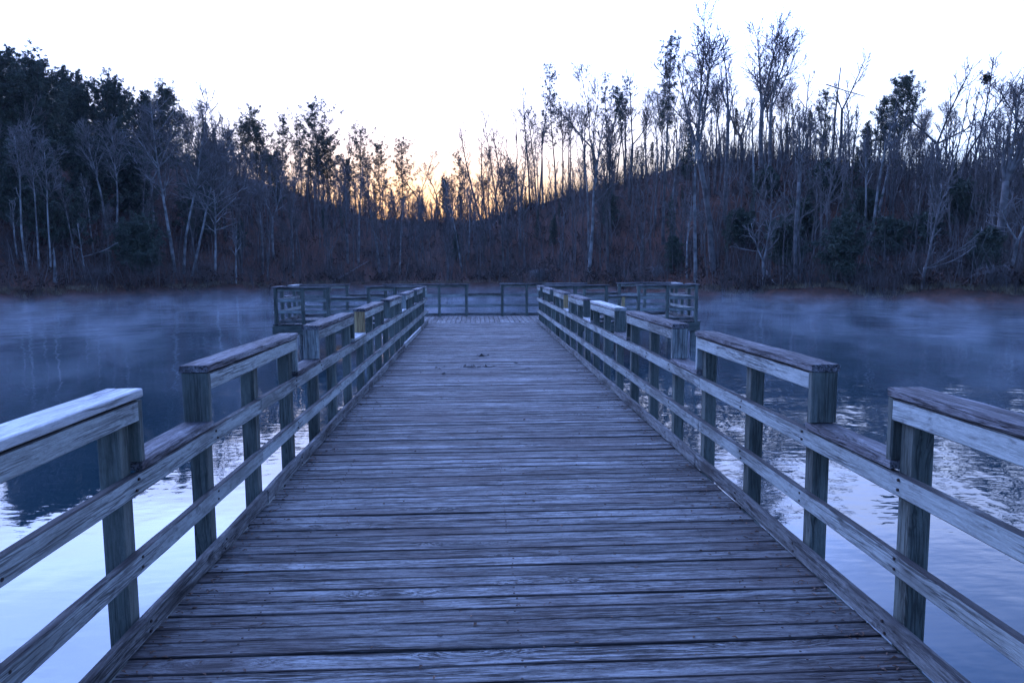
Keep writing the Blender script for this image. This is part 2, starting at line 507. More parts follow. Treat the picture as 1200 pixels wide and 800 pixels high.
# platform planks run away from the walkway; built along local X and turned so the grain follows them
boards = []
x = 0.0
while x < PXR - PXL - 0.05:
    w = r.choice((0.134, 0.138, 0.14))
    a0, b0 = (-(PY1 - END_Y) / 2 + 0.02 + r.uniform(-.006, .006), (PY1 - END_Y) / 2 + r.uniform(-.008, .008))
    yy = (PXR - PXL) / 2 - x - w / 2
    boards.append(((a0, yy, 0), (b0, yy, 0), w, r.uniform(-.003, .003) - 0.004, r.uniform(-.012, .012), r.random()))
    x += w + r.choice((0.004, 0.006, 0.009))
me = decking('platform_decking', boards); me.materials.append(M['deck'])
o = link('platform_decking', me)
o.rotation_euler = (0, 0, math.pi / 2)
o.location = ((PXL + PXR) / 2, (END_Y + PY1) / 2, 0)
in_dock(o)

for a, b in (((XL - 0.02, -2.6, -0.15), (XL - 0.02, END_Y, -0.15)), ((XR + 0.018, -2.6, -0.15), (XR + 0.018, END_Y, -0.15)), ((0.15, -2.6, -0.16), (0.15, END_Y - .06, -0.16)),
             ((PXL, PY0 - 0.02, -0.165), (PXR, PY0 - 0.02, -0.165)), ((PXL, PY1 + 0.02, -0.165), (PXR, PY1 + 0.02, -0.165)),
             ((PXL - 0.02, PY0 + .02, -0.165), (PXL - 0.02, PY1 - .02, -0.165)), ((PXR + 0.02, PY0 + .02, -0.165), (PXR + 0.02, PY1 - .02, -0.165))):
    in_dock(timber('rim_board', M['post'], None, a, b, 0.038, 0.235, step=0.6))
for k in range(0, 46):
    yj = 1.2 + 0.42 * k
    if yj < END_Y - 0.2 and k % 3 == 0:
        in_dock(timber('joist', M['post'], None, (XL + 0.02, yj, -0.14), (XR - 0.02, yj, -0.14), 0.038, 0.18, step=1.0))
for (px_, py_) in [(XL + 0.22, -2.2), (XR - 0.22, -2.2), (XL + 0.22, 3.4), (XR - 0.22, 3.4), (XL + 0.22, 9.0), (XR - 0.22, 9.0), (XL + 0.22, 14.6), (XR - 0.22, 14.6),
                   (PXL + 0.12, PY0 + 0.12), (PXR - 0.12, PY0 + 0.12), (PXL + 0.12, PY1 - 0.12), (PXR - 0.12, PY1 - 0.12), (-3.2, PY0 + .15), (3.9, PY0 + .15), (-1.6, PY1 - .15), (2.2, PY1 - .15)]:
    mb = MB()
    mb.tube([(px_, py_, WATER - 1.6), (px_, py_, -0.05)], [0.11, 0.10], 12)
    in_dock(mb.build('piling', M['post'], None, True))

# ---- leaf bits on the planks
def leaves(name, label, pts, mat, size):
    mb = MB()
    rr = random.Random(3)
    for (lx, ly) in pts:
        a = rr.uniform(0, 6.28); l = size * rr.uniform(.5, 1.4); w = l * rr.uniform(.12, .55)
        c, s = math.cos(a), math.sin(a)
        z0 = 0.003; cu = l * rr.uniform(.05, .35)
        P = [(-l / 2, 0, 0), (0, -w / 2, cu * .6), (l / 2, 0, cu * .2), (0, w / 2, cu)]
        b = len(mb.v)
        for z in (0.0, 0.002):
            for (x, y_, zz) in P: mb.v.append((lx + x * c - y_ * s, ly + x * s + y_ * c, z0 + z + zz))
        mb.f += [(b, b + 3, b + 2, b + 1), (b + 4, b + 5, b + 6, b + 7)] + [(b + i, b + (i + 1) % 4, b + 4 + (i + 1) % 4, b + 4 + i) for i in range(4)]
    o = mb.build(name, mat)
    tag(o, label, 'leaves', kind='stuff')
    return o


rr = random.Random(8)
pts = []
for _ in range(1100):
    sd = rr.random()
    yy = 2.0 + 9 * rr.random() ** 1.6
    if sd < .38: xx = XL + 0.02 + abs(rr.gauss(0, .10))
    elif sd < .72: xx = XR - 0.04 - abs(rr.gauss(0, .10))
    else: xx = rr.uniform(XL + .1, XR - .1)
    pts.append((xx, yy))
leaves('leaf_litter', 'small dead leaves and bits caught along the edges of the planks', pts, M['leaf'], 0.022)
pts = [(0.02 + rr.gauss(0, .22), 11.2 + rr.gauss(0, .035)) for _ in range(34)] + [(0.12 + rr.gauss(0, .07), 12.6 + rr.gauss(0, .04)) for _ in range(14)] + [(-.18 + rr.gauss(0, .5), 10.9 + rr.gauss(0, .5)) for _ in range(12)] + [(-1.0, 15.2), (-.98, 15.24), (0.78, 10.9), (0.8, 10.93)]
leaves('wet_leaves', 'small scatter of wet blackened leaves in the middle of the walkway', pts, M['wet_leaf'], 0.075)

# ------------------------------------------------------------------ terrain
def table(rows):
    xs = [azimuth(p) for p, _ in rows]; ys = [v for _, v in rows]
    return lambda a: float(np.interp(a, xs, ys))


SHORE = table([(-900, 52), (-300, 62), (0, 71), (180, 78), (320, 86), (450, 90), (560, 88), (680, 78), (830, 63), (1000, 59), (1200, 56), (1500, 50), (2100, 46)])
CREST_D = table([(-900, 110), (-200, 128), (0, 132), (300, 138), (480, 146), (560, 142), (680, 124), (830, 104), (1000, 100), (1200, 98), (1500, 92)])
GROUND_PY = [(-900, 95), (-200, 112), (0, 140), (100, 160), (200, 182), (300, 212), (400, 245), (470, 260), (545, 262), (600, 247), (680, 226), (760, 206), (850, 191), (950, 190), (1050, 203), (1130, 208), (1200, 212), (1500, 220), (2100, 235)]


def _crest_z():
    rows = []
    for p, py in GROUND_PY:
        pc = max(-150, min(1350, p))
        x, y, z = view_ray(pc, py)
        d = CREST_D(azimuth(p))
        rows.append((p, EYE + z / math.hypot(x, y) * d))
    return table(rows)


CREST_Z = _crest_z()


def ground_polar(a, d):
    ds, dc, zc = SHORE(a), CREST_D(a), CREST_Z(a)
    ds += 1.6 * mnoise.noise((a * 16, 0.3, 2.0)) + 0.5 * mnoise.noise((a * 60, 1.3, 2.0))
    x, y = d * math.sin(a), d * math.cos(a)
    if d < ds:
        return WATER - min(1.6, (ds - d) * 0.30) - 0.02
    t = (d - ds) / (dc - ds)
    nz = 1.5 * mnoise.noise((x * 0.07, y * 0.07, 5.0)) + 0.6 * mnoise.noise((x * 0.22, y * 0.22, 9.0)) + .12 * mnoise.noise((x * 0.7, y * 0.7, 3.0))
    lip = 0.55 * min(1.0, (d - ds) / 0.9)
    if t < 1:
        s = t * (1.12 - 0.12 * t)
        s = 0.55 * t + 0.45 * (t * t * (3 - 2 * t))
        z = WATER + lip + s * (zc - WATER - 0.55) + nz * min(1, t * 5) * (1 - 0.55 * t)
    else:
        z = zc - (d - dc) * 0.10 + nz * 0.45
    return z


def ground(x, y): return ground_polar(math.atan2(x, y), math.hypot(x, y))


def terrain():
    A = np.radians(np.concatenate([np.linspace(-180, -52, 40)[:-1], np.linspace(-52, 58, 330), np.linspace(58, 180, 40)[1:]]))
    D = np.concatenate([[30], np.arange(44, 160, 1.1), [165, 175, 190, 215, 260, 340, 480, 700, 1100, 1800]])
    V, Fc = [], []
    n = len(D)
    for a in A:
        for d in D:
            back = abs(a) > math.radians(75)
            z = ground_polar(max(-1.31, min(1.31, a)), d)
            if d > 160: z = max(z, -3.0) if d < 400 else -2.0
            V.append((d * math.sin(a), d * math.cos(a), z))
    for i in range(len(A) - 1):
        for j in range(n - 1):
            k = i * n + j
            Fc.append((k, k + 1, k + n + 1, k + n))
    me = bpy.data.meshes.new('hillside')
    me.from_pydata(V, [], Fc)
    me.polygons.foreach_set('use_smooth', [True] * len(me.polygons))
    m, nt = new_mat('leaf_covered_soil')
    out = N(nt, 'ShaderNodeOutputMaterial'); bs = N(nt, 'ShaderNodeBsdfPrincipled'); L(nt, bs.outputs[0], out.inputs[0])
    bs.inputs['Roughness'].default_value = 0.95; bs.inputs['Specular IOR Level'].default_value = 0.1
    tc = N(nt, 'ShaderNodeTexCoord')
    def nz(sc, det):
        q = N(nt, 'ShaderNodeTexNoise'); q.inputs['Scale'].default_value = sc; q.inputs['Detail'].default_value = det; q.inputs['Roughness'].default_value = .65
        L(nt, tc.outputs['Object'], q.inputs['Vector']); return q.outputs['Fac']
    a, b, c3 = nz(0.09, 5), nz(1.3, 6), nz(5.0, 4)
    c = mix_col(nt, remap(nt, a, .38, .62), (0.095, 0.040, 0.027), (0.055, 0.033, 0.025))
    c = mix_col(nt, remap(nt, b, .42, .68), c, (0.115, 0.052, 0.034))
    c = mix_col(nt, math_node(nt, 'MULTIPLY', remap(nt, c3, .5, .7), .7), c, (0.04, 0.03, 0.026))
    L(nt, c, bs.inputs['Base Color'])
    bp = N(nt, 'ShaderNodeBump'); bp.inputs['Strength'].default_value = 1; bp.inputs['Distance'].default_value = 0.25
    L(nt, b, bp.inputs['Height']); L(nt, bp.outputs[0], bs.inputs['Normal'])
    me.materials.append(m)
    return tag(link('hillside', me), 'leaf covered wooded hillside rising from the lake shore', None, None, 'structure')


terrain()


def water():
    mb = MB()
    R_, n = 170.0, 96
    mb.v.append((0, 0, WATER))
    rings = [2, 6, 14, 30, 60, 100, R_]
    for rd in rings:
        for k in range(n): mb.v.append((rd * math.sin(2 * math.pi * k / n), rd * math.cos(2 * math.pi * k / n), WATER))
    for k in range(n): mb.f.append((0, 1 + (k + 1) % n, 1 + k))
    for i in range(len(rings) - 1):
        for k in range(n):
            a = 1 + i * n; k2 = (k + 1) % n
            mb.f.append((a + k, a + k2, a + n + k2, a + n + k))
    m, nt = new_mat('lake_water')
    out = N(nt, 'ShaderNodeOutputMaterial'); bs = N(nt, 'ShaderNodeBsdfPrincipled'); L(nt, bs.outputs[0], out.inputs[0])
    bs.inputs['Base Color'].default_value = (0.012, 0.032, 0.042, 1)
    bs.inputs['Roughness'].default_value = 0.015
    bs.inputs['IOR'].default_value = 1.6
    tc = N(nt, 'ShaderNodeTexCoord')

    def nz(sc, det, vec=(1, 1, 1), rot=0.0, dist=0.0):
        mp = N(nt, 'ShaderNodeMapping'); mp.inputs['Scale'].default_value = vec; mp.inputs['Rotation'].default_value = (0, 0, rot)
        L(nt, tc.outputs['Object'], mp.inputs['Vector'])
        q = N(nt, 'ShaderNodeTexNoise'); q.inputs['Scale'].default_value = sc; q.inputs['Detail'].default_value = det; q.inputs['Distortion'].default_value = dist
        q.inputs['Roughness'].default_value = 0.45
        L(nt, mp.outputs[0], q.inputs['Vector']); return q.outputs['Fac']
    swell = nz(0.55, 1.0, (1, .8, 1), 0.3)
    rip = nz(1.7, 2.0, (1, .7, 1), -0.25, 0.3)
    # breeze patches: nearly calm close to the dock, rippled further out
    patch = remap(nt, nz(0.055, 2.0, (1, 1.6, 1)), 0.36, 0.62, 0.2, 1.0)
    h = math_node(nt, 'ADD', math_node(nt, 'MULTIPLY', swell, 1.0), math_node(nt, 'ADD', math_node(nt, 'MULTIPLY', rip, 0.42), math_node(nt, 'MULTIPLY', nz(5.5, 2.0, (.6, 1.4, 1), .1, .2), .10)))
    h = math_node(nt, 'MULTIPLY', h, patch)
    bp = N(nt, 'ShaderNodeBump'); bp.inputs['Strength'].default_value = 1.0; bp.inputs['Distance'].default_value = 0.055
    L(nt, h, bp.inputs['Height']); L(nt, bp.outputs[0], bs.inputs['Normal'])
    o = mb.build('lake_water', m)
    tag(o, 'calm lake water reflecting sky and dark trees', None, None, 'structure')
    bed = MB()
    bed.v = [(-60, -60, WATER - 1.9), (60, -60, WATER - 1.9), (60, 60, WATER - 1.9), (-60, 60, WATER - 1.9)]; bed.f = [(0, 1, 2, 3)]


water()

# ------------------------------------------------------------------ trees
def rnd_unit(r):
    z = r.uniform(-1, 1); a = r.uniform(0, 6.2832); s = math.sqrt(1 - z * z)
    return (s * math.cos(a), s * math.sin(a), z)


def norm(v):
    l = math.sqrt(v[0] ** 2 + v[1] ** 2 + v[2] ** 2) or 1.0
    return (v[0] / l, v[1] / l, v[2] / l)


SEG = [9, 6, 4, 3, 2]; SID = [7, 5, 4, 3, 3]; WAND = [0.035, 0.085, 0.12, 0.15, 0.25]; TROP = [0.03, 0.10, 0.07, 0.06, 0.03]


def path(r, start, d, length, r0, r1, lv, wander=None, trop=None):
    n = SEG[lv]
    w = WAND[lv] if wander is None else wander
    tp = TROP[lv] if trop is None else trop
    pts, rads, p = [start], [r0], start
    st = length / n
    for i in range(n):
        d = norm((d[0] + r.gauss(0, w), d[1] + r.gauss(0, w), d[2] + r.gauss(0, w) * .6 + tp))
        p = (p[0] + d[0] * st, p[1] + d[1] * st, p[2] + d[2] * st)
        pts.append(p); rads.append(r0 + (r1 - r0) * ((i + 1) / n) ** 0.85)
    return pts, rads


def at(pts, rads, t):
    x = t * (len(pts) - 1); i = min(int(x), len(pts) - 2); f = x - i
    a, b = pts[i], pts[i + 1]
    return tuple(a[k] + (b[k] - a[k]) * f for k in range(3)), rads[i] + (rads[i + 1] - rads[i]) * f, norm((b[0] - a[0], b[1] - a[1], b[2] - a[2]))


def side_dir(r, axis, ang, az):
    ref = (0, 0, 1) if abs(axis[2]) < .9 else (1, 0, 0)
    u = norm((axis[1] * ref[2] - axis[2] * ref[1], axis[2] * ref[0] - axis[0] * ref[2], axis[0] * ref[1] - axis[1] * ref[0]))
    v = (axis[1] * u[2] - axis[2] * u[1], axis[2] * u[0] - axis[0] * u[2], axis[0] * u[1] - axis[1] * u[0])
    c, s = math.cos(ang), math.sin(ang); ca, sa = math.cos(az), math.sin(az)
    return norm(tuple(axis[k] * c + (u[k] * ca + v[k] * sa) * s for k in range(3)))


TW = 0.021      # thinnest twig radius


def bare_tree(seed, H, r0=0.15, stems=((0, 0, 1),), fork=None, clear=0.45, spread=0.22, limbs=12, ang=0.62, dens=1.15, wander=None, droop=0.0, base_gap=0.0, l3=1.0, scale=1.0):
    """stems: (lean x, lean y, height share) in metres of lean over the whole height; fork: height share where they part"""
    r = random.Random(seed)
    tk, cr = MB(), MB()
    mains = []
    if fork:
        pts, rads = path(r, (0, 0, -0.4), norm((stems[0][0] * .02, 0, 1)), H * fork + .4, r0 * 1.15, r0 * .85, 0, wander=.025)
        tk.tube(pts, rads, 8)
        o = pts[-1]
        for k, (lx, ly, hs) in enumerate(stems):
            hh = H * hs - o[2]
            pts, rads = path(r, (o[0], o[1], o[2] - .1), norm((lx * 1.5, ly * 1.5, hh)), math.sqrt(hh * hh + lx * lx + ly * ly), r0 * (.34 if hs < .6 else .55 if k else .66), TW * 1.6, 0, wander=wander, trop=.05)
            tk.tube(pts, rads, 7); mains.append((pts, rads, hh, .12))
    else:
        for k, (lx, ly, hs) in enumerate(stems):
            hh = H * hs
            b = (base_gap * (k - (len(stems) - 1) / 2), r.uniform(-.5, .5) * base_gap, -0.4)
            pts, rads = path(r, b, norm((lx, ly, hh)), math.sqrt((hh + .4) ** 2 + lx * lx + ly * ly), r0 * (1 if k == 0 else .8), TW * 1.6, 0, wander=wander, trop=0.0 if abs(lx) + abs(ly) > .5 else .03)
            tk.tube(pts, rads, 7); mains.append((pts, rads, hh, clear))
    for pts, rads, hh, c0 in mains:
        nl = max(3, int(1.5 * limbs * hh / H))
        az = r.uniform(0, 6.28)
        for i in range(nl):
            t = c0 + (0.97 - c0) * ((i + r.random()) / nl) ** 0.9
            p, rad, ax = at(pts, rads, t)
            az += 2.4 + r.uniform(-.5, .5)
            u = (t - c0) / (1 - c0)
            ln = 1.2 * H * spread * (0.55 + 0.9 * u * (1 - u) * 2) * r.uniform(.6, 1.25) * (1 - .45 * u)
            rr_ = min(rad * .62, max(TW * 2.0, ln * .021 * scale))
            lp, lr = path(r, p, side_dir(r, ax, ang * r.uniform(.7, 1.25), az), ln, rr_, TW * 1.4, 1, trop=TROP[1] - droop)
            (tk if rr_ > .04 else cr).tube(lp, lr, 5 if rr_ > .03 else 4, False)
            n2 = int(max(3, ln * 3.3 * dens))
            for j in range(n2):
                t2 = r.uniform(.2, 1.0)
                p2, rad2, ax2 = at(lp, lr, t2)
                l2 = ln * (1.05 - t2 * .62) * r.uniform(.32, .66)
                bp, br = path(r, p2, side_dir(r, ax2, r.uniform(.5, 1.0), r.uniform(0, 6.28)), l2, max(TW * 1.25, rad2 * .65), TW * 1.0, 2, trop=TROP[2] - droop * .5)
                cr.tube(bp, br, 3, False)
                for q in range(int(max(1, l2 * 3.6 * dens * l3))):
                    p3, rad3, ax3 = at(bp, br, r.uniform(.15, 1))
                    l3_ = l2 * r.uniform(.3, .65)
                    tp, tr = path(r, p3, side_dir(r, ax3, r.uniform(.4, .95), r.uniform(0, 6.28)), l3_, TW * .95, TW * .7, 3, trop=.03)
                    cr.tube(tp, tr, 3, False)
    return tk, cr


def foliage(mb, pts, r, k, length, width, up=0.25, out_c=None):
    """needle sprays: k narrow leaf faces round every point"""
    for p in pts:
        for _ in range(k):
            d = rnd_unit(r)
            d = norm((d[0], d[1], d[2] + up))
            e = rnd_unit(r)
            s = norm((d[1] * e[2] - d[2] * e[1], d[2] * e[0] - d[0] * e[2], d[0] * e[1] - d[1] * e[0]))
            l = length * r.uniform(.6, 1.3); w = width * r.uniform(.6, 1.3)
            q = (p[0] + r.gauss(0, .07), p[1] + r.gauss(0, .07), p[2] + r.gauss(0, .07))
            b = len(mb.v)
            mb.v += [(q[0] - s[0] * w * .4, q[1] - s[1] * w * .4, q[2] - s[2] * w * .4), (q[0] + s[0] * w * .4, q[1] + s[1] * w * .4, q[2] + s[2] * w * .4),
                     (q[0] + d[0] * l * .6 + s[0] * w * .5, q[1] + d[1] * l * .6 + s[1] * w * .5, q[2] + d[2] * l * .6 + s[2] * w * .5), (q[0] + d[0] * l, q[1] + d[1] * l, q[2] + d[2] * l)]
            mb.f += [(b, b + 1, b + 2, b + 3)]


def evergreen(seed, H, r0=0.16, c0=0.45, width=0.1, style='airy', dens=1.0, lean=0.0, lop=0.0, twin=0):
    r = random.Random(seed)
    tk, cr = MB(), MB()
    stems = [(0, lean)] + ([(twin, lean + twin * .6)] if twin else [])
    nb0 = int({'airy': 46, 'round': 64, 'dense': 120, 'cone': 90}[style] * dens)
    for si, (ox, ln_) in enumerate(stems):
        pts, rads = path(r, (ox, 0, -.4), norm((ln_, 0, H)), H * (1 - .06 * si) + .4, r0 * (1 - .2 * si), .02, 0, wander=.035, trop=0)
        tk.tube(pts, rads, 7)
        # dead stubs on the clear trunk
        for i in range(int(5 if style != 'dense' else 2)):
            p, rad, ax = at(pts, rads, r.uniform(c0 * .5, c0))
            lp, lr = path(r, p, side_dir(r, ax, r.uniform(1.1, 1.7), r.uniform(0, 6.28)), r.uniform(.5, 1.6), .022, .01, 3, trop=-.05)
            tk.tube(lp, lr, 3, False)
        nb = nb0 // len(stems)
        az = r.uniform(0, 6)
        clump = [r.uniform(0.55, 1.25) for _ in range(9)]
        for i in range(nb):
            u = (i + r.random()) / nb
            t = c0 + (.985 - c0) * u
            p, rad, ax = at(pts, rads, t)
            az += 2.4 + r.uniform(-.4, .4)
            if style == 'airy': env = (0.55 + 1.4 * u * (1 - u)) * (1.0 if u < .8 else 1.15 - (u - .8))
            elif style == 'round': env = math.sqrt(max(.02, 1 - (2 * u - .95) ** 2))
            elif style == 'dense': env = (math.sqrt(max(.03, 1 - (1.75 * u - .62) ** 2)) if u < .93 else .35)
            else: env = (1 - u) ** .75 + .08
            ln = H * width * env * r.uniform(.55, 1.15) * clump[int((az % 6.2832) / 6.2832 * 9) % 9] * (1 + lop * math.cos(az))
            ln = max(.35, ln)
            a = (1.15 if style != 'cone' else 1.35) - .55 * u
            lp, lr = path(r, p, side_dir(r, ax, a * r.uniform(.85, 1.2), az), ln, min(.05, max(.012, ln * .012)), .008, 2, trop=.06)
            tk.tube(lp, lr, 3, False)
            nt_ = max(2, int(ln * (4.6 if style in ('airy', 'round') else 4.4)))
            pp = []
            for j in range(nt_):
                tt = r.uniform(.3 if style != 'dense' else .15, 1.0)
                q, _, ax2 = at(lp, lr, tt)
                e = rnd_unit(r); sp = min(.55, ln * .2) * (1.1 - tt * .5)
                pp.append((q[0] + e[0] * sp, q[1] + e[1] * sp, q[2] + e[2] * sp * .55 + .05))
                if r.random() < .8:
                    tk.tube([q, pp[-1]], [.009, .006], 3, False)
            foliage(cr, pp, r, 18 if style != 'airy' else 16, .27 if style != 'cone' else .22, .055 if style in ('airy', 'round') else .085)
    return tk, cr


TREES = []       # (object, px, short phrase) for the labels of the lesser trees
CAM_AZ = lambda px: azimuth(px)


def find_ground(px, py):
    """where the line of sight through a photograph point meets the bank"""
    x, y, z = view_ray(px, py)
    h = math.hypot(x, y); a = math.atan2(x, y); sl = z / h
    d = SHORE(a) + 1.0
    end = CREST_D(a) + 5
    while d < end:
        if EYE + sl * d <= ground_polar(a, d): break
        d += 0.4
    return a, d


def plant_tree(kind, px, yb, yt, label, short=None, bark='bark', twig='twig', leafm='needle', cat=None, group=None, name=None, lean_px=0, **kw):
    a, d = find_ground(px, yb)
    x, y = d * math.sin(a), d * math.cos(a)
    zb = ground_polar(a, d)
    vx, vy, vz = view_ray(px, yt)
    H = EYE + vz / math.hypot(vx, vy) * d - zb
    H = max(1.5, H)
    m_px = d / F_PX
    seed = int(px * 7 + yb * 13 + yt)
    if kind == 'bare':
        st = kw.pop('stems_px', ((lean_px, 0, 1.0),))
        kw['stems'] = tuple((lx * m_px, ly, hs) for lx, ly, hs in st)
        if 'r0' not in kw: kw['r0'] = 0.085 + H * 0.0055
        kw.setdefault('l3', .55 if kw.get('spread', .2) >= .24 else .85)
        if kw.get('spread', .2) >= .3: kw.setdefault('dens', .8)
        tk, cr = bare_tree(seed, H, **kw)
        nm = name or 'bare_tree'
    else:
        w = kw.pop('w_px', 18)
        kw['width'] = w * m_px / H
        if 'r0' not in kw: kw['r0'] = 0.07 + H * 0.006
        tk, cr = evergreen(seed, H, style=kind, lean=lean_px * m_px, **kw)
        nm = name or 'pine_tree'
    o = empty(nm, (x, y, zb), -a)
    tag(o, label, cat or ('tree' if kind == 'bare' else 'evergreen tree'), group)
    tk.build('trunk', M[bark], o, True)
    if cr.f: cr.build('crown', M[twig] if kind == 'bare' else M[leafm], o, kind == 'bare')
    if short: TREES.append((px, short))
    return o


P = plant_tree
pale = dict(bark='pale_bark', twig='pale_twig')
dark = dict(bark='dark_bark', twig='twig')
# --- left bank
P('dense', 40, 235, 76, 'massive dark rounded evergreen crown filling the top left of the wooded bank', 'massive dark evergreen', leafm='cedar', bark='dark_bark', w_px=62, c0=.18, dens=2.0)
P('dense', 4, 225, 62, 'dark evergreen cut by the left picture edge, its tip above its neighbours', 'edge evergreen', leafm='cedar', bark='dark_bark', w_px=40, c0=.2, dens=1.4)
P('dense', 92, 225, 88, 'dark evergreen with sloping shoulder between the two broadest crowns at left', 'sloping evergreen', leafm='cedar', bark='dark_bark', w_px=40, c0=.2, dens=1.4)
P('dense', 128, 232, 97, 'broad dark evergreen with flat bushy top, second great crown from the left', 'flat topped evergreen', leafm='cedar', bark='dark_bark', w_px=48, c0=.2, dens=1.7)
P('dense', 168, 228, 112, 'dark evergreen standing in the right shoulder of the flat topped crown', None, leafm='needle', bark='dark_bark', w_px=30, c0=.2, dens=1.1)
P('dense', 110, 262, 168, 'dark evergreen crown low behind the pale fan topped twin trunk', 'low fan evergreen', leafm='cedar', bark='dark_bark', w_px=42, c0=.12, dens=1.3)
P('dense', 20, 268, 172, 'dark evergreen filling the left picture edge beneath the tallest crowns', 'lower edge evergreen', leafm='cedar', bark='dark_bark', w_px=40, c0=.12, dens=1.3)
P('dense', 160, 262, 180, 'dark evergreen under the open Y tree on the left slope', 'low Y evergreen', leafm='cedar', bark='dark_bark', w_px=36, c0=.12, dens=1.2)
P('dense', 232, 284, 215, 'dark bushy evergreen low behind the slanting drooping tree', 'drooping tree evergreen', leafm='cedar', bark='dark_bark', w_px=30, c0=.08, dens=1.1)
P('cone', 72, 292, 188, 'dark green young evergreen midway down the left bank, above the pale clump of stems', 'dark young evergreen', leafm='cedar', bark='dark_bark', w_px=38, c0=.05, dens=1.9)
P('dense', 168, 322, 264, 'low dark green spreading cedar close above the left waterline', 'low spreading cedar', leafm='cedar', bark='dark_bark', w_px=36, c0=.04, dens=1.2, name='cedar_tree')
P('round', 214, 250, 99, 'tall evergreen with blue grey rounded crown behind the pale twin trunks', 'blue grey evergreen', w_px=42, c0=.35, dens=2.0)
P('airy', 184, 235, 115, 'thin ragged pine in the dip beside the blue grey rounded evergreen', 'ragged pine', w_px=22, c0=.3, dens=1.5)
P('dense', 240, 262, 180, 'dark squat evergreen under the right flank of the blue grey rounded crown', None, leafm='cedar', w_px=22, c0=.1)
P('bare', 46, 319, 150, 'clump of three pale stems rising close together from the left bank', 'pale three stemmed clump', **pale, stems_px=((-9, 0, .92), (2, 0, 1), (12, 0, .85)), base_gap=.9, clear=.55, r0=.13, limbs=9)
P('bare', 65, 332, 290, 'short pale broken snag standing just above the left waterline', 'pale broken snag', **pale, r0=.22, limbs=3, clear=.6, spread=.08, dens=.3)
P('bare', 21, 304, 235, 'thin pale stem with few twigs near the left picture edge, low on the bank', 'thin edge stem', **pale, r0=.1, limbs=8)
P('bare', 99, 320, 262, 'crooked pale sapling with one limb arched over towards the low cedar', 'crooked sapling', **pale, stems_px=((-3, 0, 1), (34, 0, .55)), fork=.35, r0=.09, limbs=9, droop=.12)
P('bare', 9, 240, 118, 'bare grey tree with slanting limbs in front of the leftmost evergreens', 'slant limbed tree', stems_px=((-10, 0, .8), (24, 0, 1)), fork=.45, limbs=16, spread=.3, **pale)
P('bare', 131, 278, 148, 'pale twin trunked tree with wide fan of twigs in front of the flat topped evergreen', 'fan topped twin trunk', **pale, stems_px=((-16, 0, .95), (14, 0, 1)), base_gap=.7, clear=.5, limbs=14, spread=.27, r0=.17)
P('bare', 181, 266, 158, 'pale tree splitting into an open Y above the low spreading cedar', 'open Y tree', **pale, stems_px=((-26, 0, .95), (16, 0, 1)), fork=.5, limbs=13, spread=.24)
P('bare', 152, 264, 188, 'slender pale pole of a tree between the fan topped twin trunk and the open Y', 'slender pale pole', **pale, limbs=9, clear=.6)
P('bare', 215, 322, 100, 'large pale twin trunked tree with long limbs before the blue grey evergreen crown', 'large pale twin trunk', **pale, stems_px=((-12, 0, .92), (9, 0, 1), (44, 0, .8)), base_gap=.8, clear=.42, limbs=17, spread=.2, r0=.22, ang=.85)
P('bare', 251, 326, 186, 'pale slanting tree near the waterline with wide drooping side limbs', 'slanting drooping tree', **pale, lean_px=14, limbs=20, spread=.34, droop=.07, clear=.38, ang=1.05)
P('bare', 277, 334, 262, 'thin pale waterside stem right of the slanting drooping tree', None, **pale, limbs=8)
P('bare', 321, 305, 205, 'grey tree with Y fork and flat spreading limbs below the glowing gap on the left', 'flat limbed Y tree', stems_px=((-8, 0, .9), (14, 0, 1)), fork=.5, limbs=15, spread=.3, droop=.05, **pale)
for i, (px, yt, sty, w, lab, sh) in enumerate([
        (266, 158, 'airy', 12, 'small airy pine at the left end of the orange glow', 'airy pine by the glow'),
        (280, 128, 'airy', 16, 'thin airy pine on the left ridge with sunrise orange showing through its trunks', 'glow lit airy pine'),
        (302, 150, 'round', 20, 'bushy grey crowned pine bulging low before the orange glow', 'bushy bulging pine'),
        (318, 185, 'round', 17, 'low dark pine beneath the bending bare tops on the left ridge', 'low ridge pine'),
        (331, 141, 'airy', 15, 'feathery pine with top bending over to the left', 'bending feathery pine'),
        (352, 146, 'airy', 11, 'spindly pine just before the tall dark ridge pine', 'spindly pine'),
        (373, 124, 'round', 24, 'tall dark ragged pine, highest point of the middle left ridge', 'tall dark ridge pine'),
        (388, 160, 'round', 18, 'dark pine leaning against the flank of the highest ridge pine', 'flank pine'),
        (421, 153, 'airy', 15, 'airy pine with sparse flat branches left of the valley notch', 'sparse branched pine'),
        (447, 173, 'airy', 16, 'bushy little pine in front of the orange notch, first of two', 'bushy notch pine'),
        (474, 168, 'airy', 16, 'thin topped pine at the left lip of the valley notch', 'thin topped notch pine'),
        (408, 190, 'airy', 12, 'low spiky pine before the orange band', 'low spiky pine')]):
    yb = float(np.interp(px, [250, 300, 400, 500], [206, 218, 250, 266]))
    P(sty, px, yb, yt, lab, sh, w_px=w * 1.55, c0=.26 if sty == 'airy' else .22, dens=1.5, bark='dark_bark', leafm='needle')
P('bare', 401, 246, 160, 'dark trunk leaning right beside the tall dark ridge pine', 'dark leaning ridge trunk', **dark, lean_px=12, limbs=9, clear=.55)
P('bare', 361, 240, 150, 'thin straight dark trunk between two ridge pines with orange light behind it', None, **dark, limbs=8, clear=.6, spread=.12)
P('bare', 434, 258, 178, 'twiggy dark tree among the little pines left of the notch', None, **dark, limbs=13, spread=.2)
P('bare', 492, 262, 175, 'dark tree with wide V fork standing in the middle of the valley notch', 'V forked notch tree', **dark, stems_px=((-22, 0, .9), (18, 0, 1)), fork=.35, limbs=12, spread=.2)
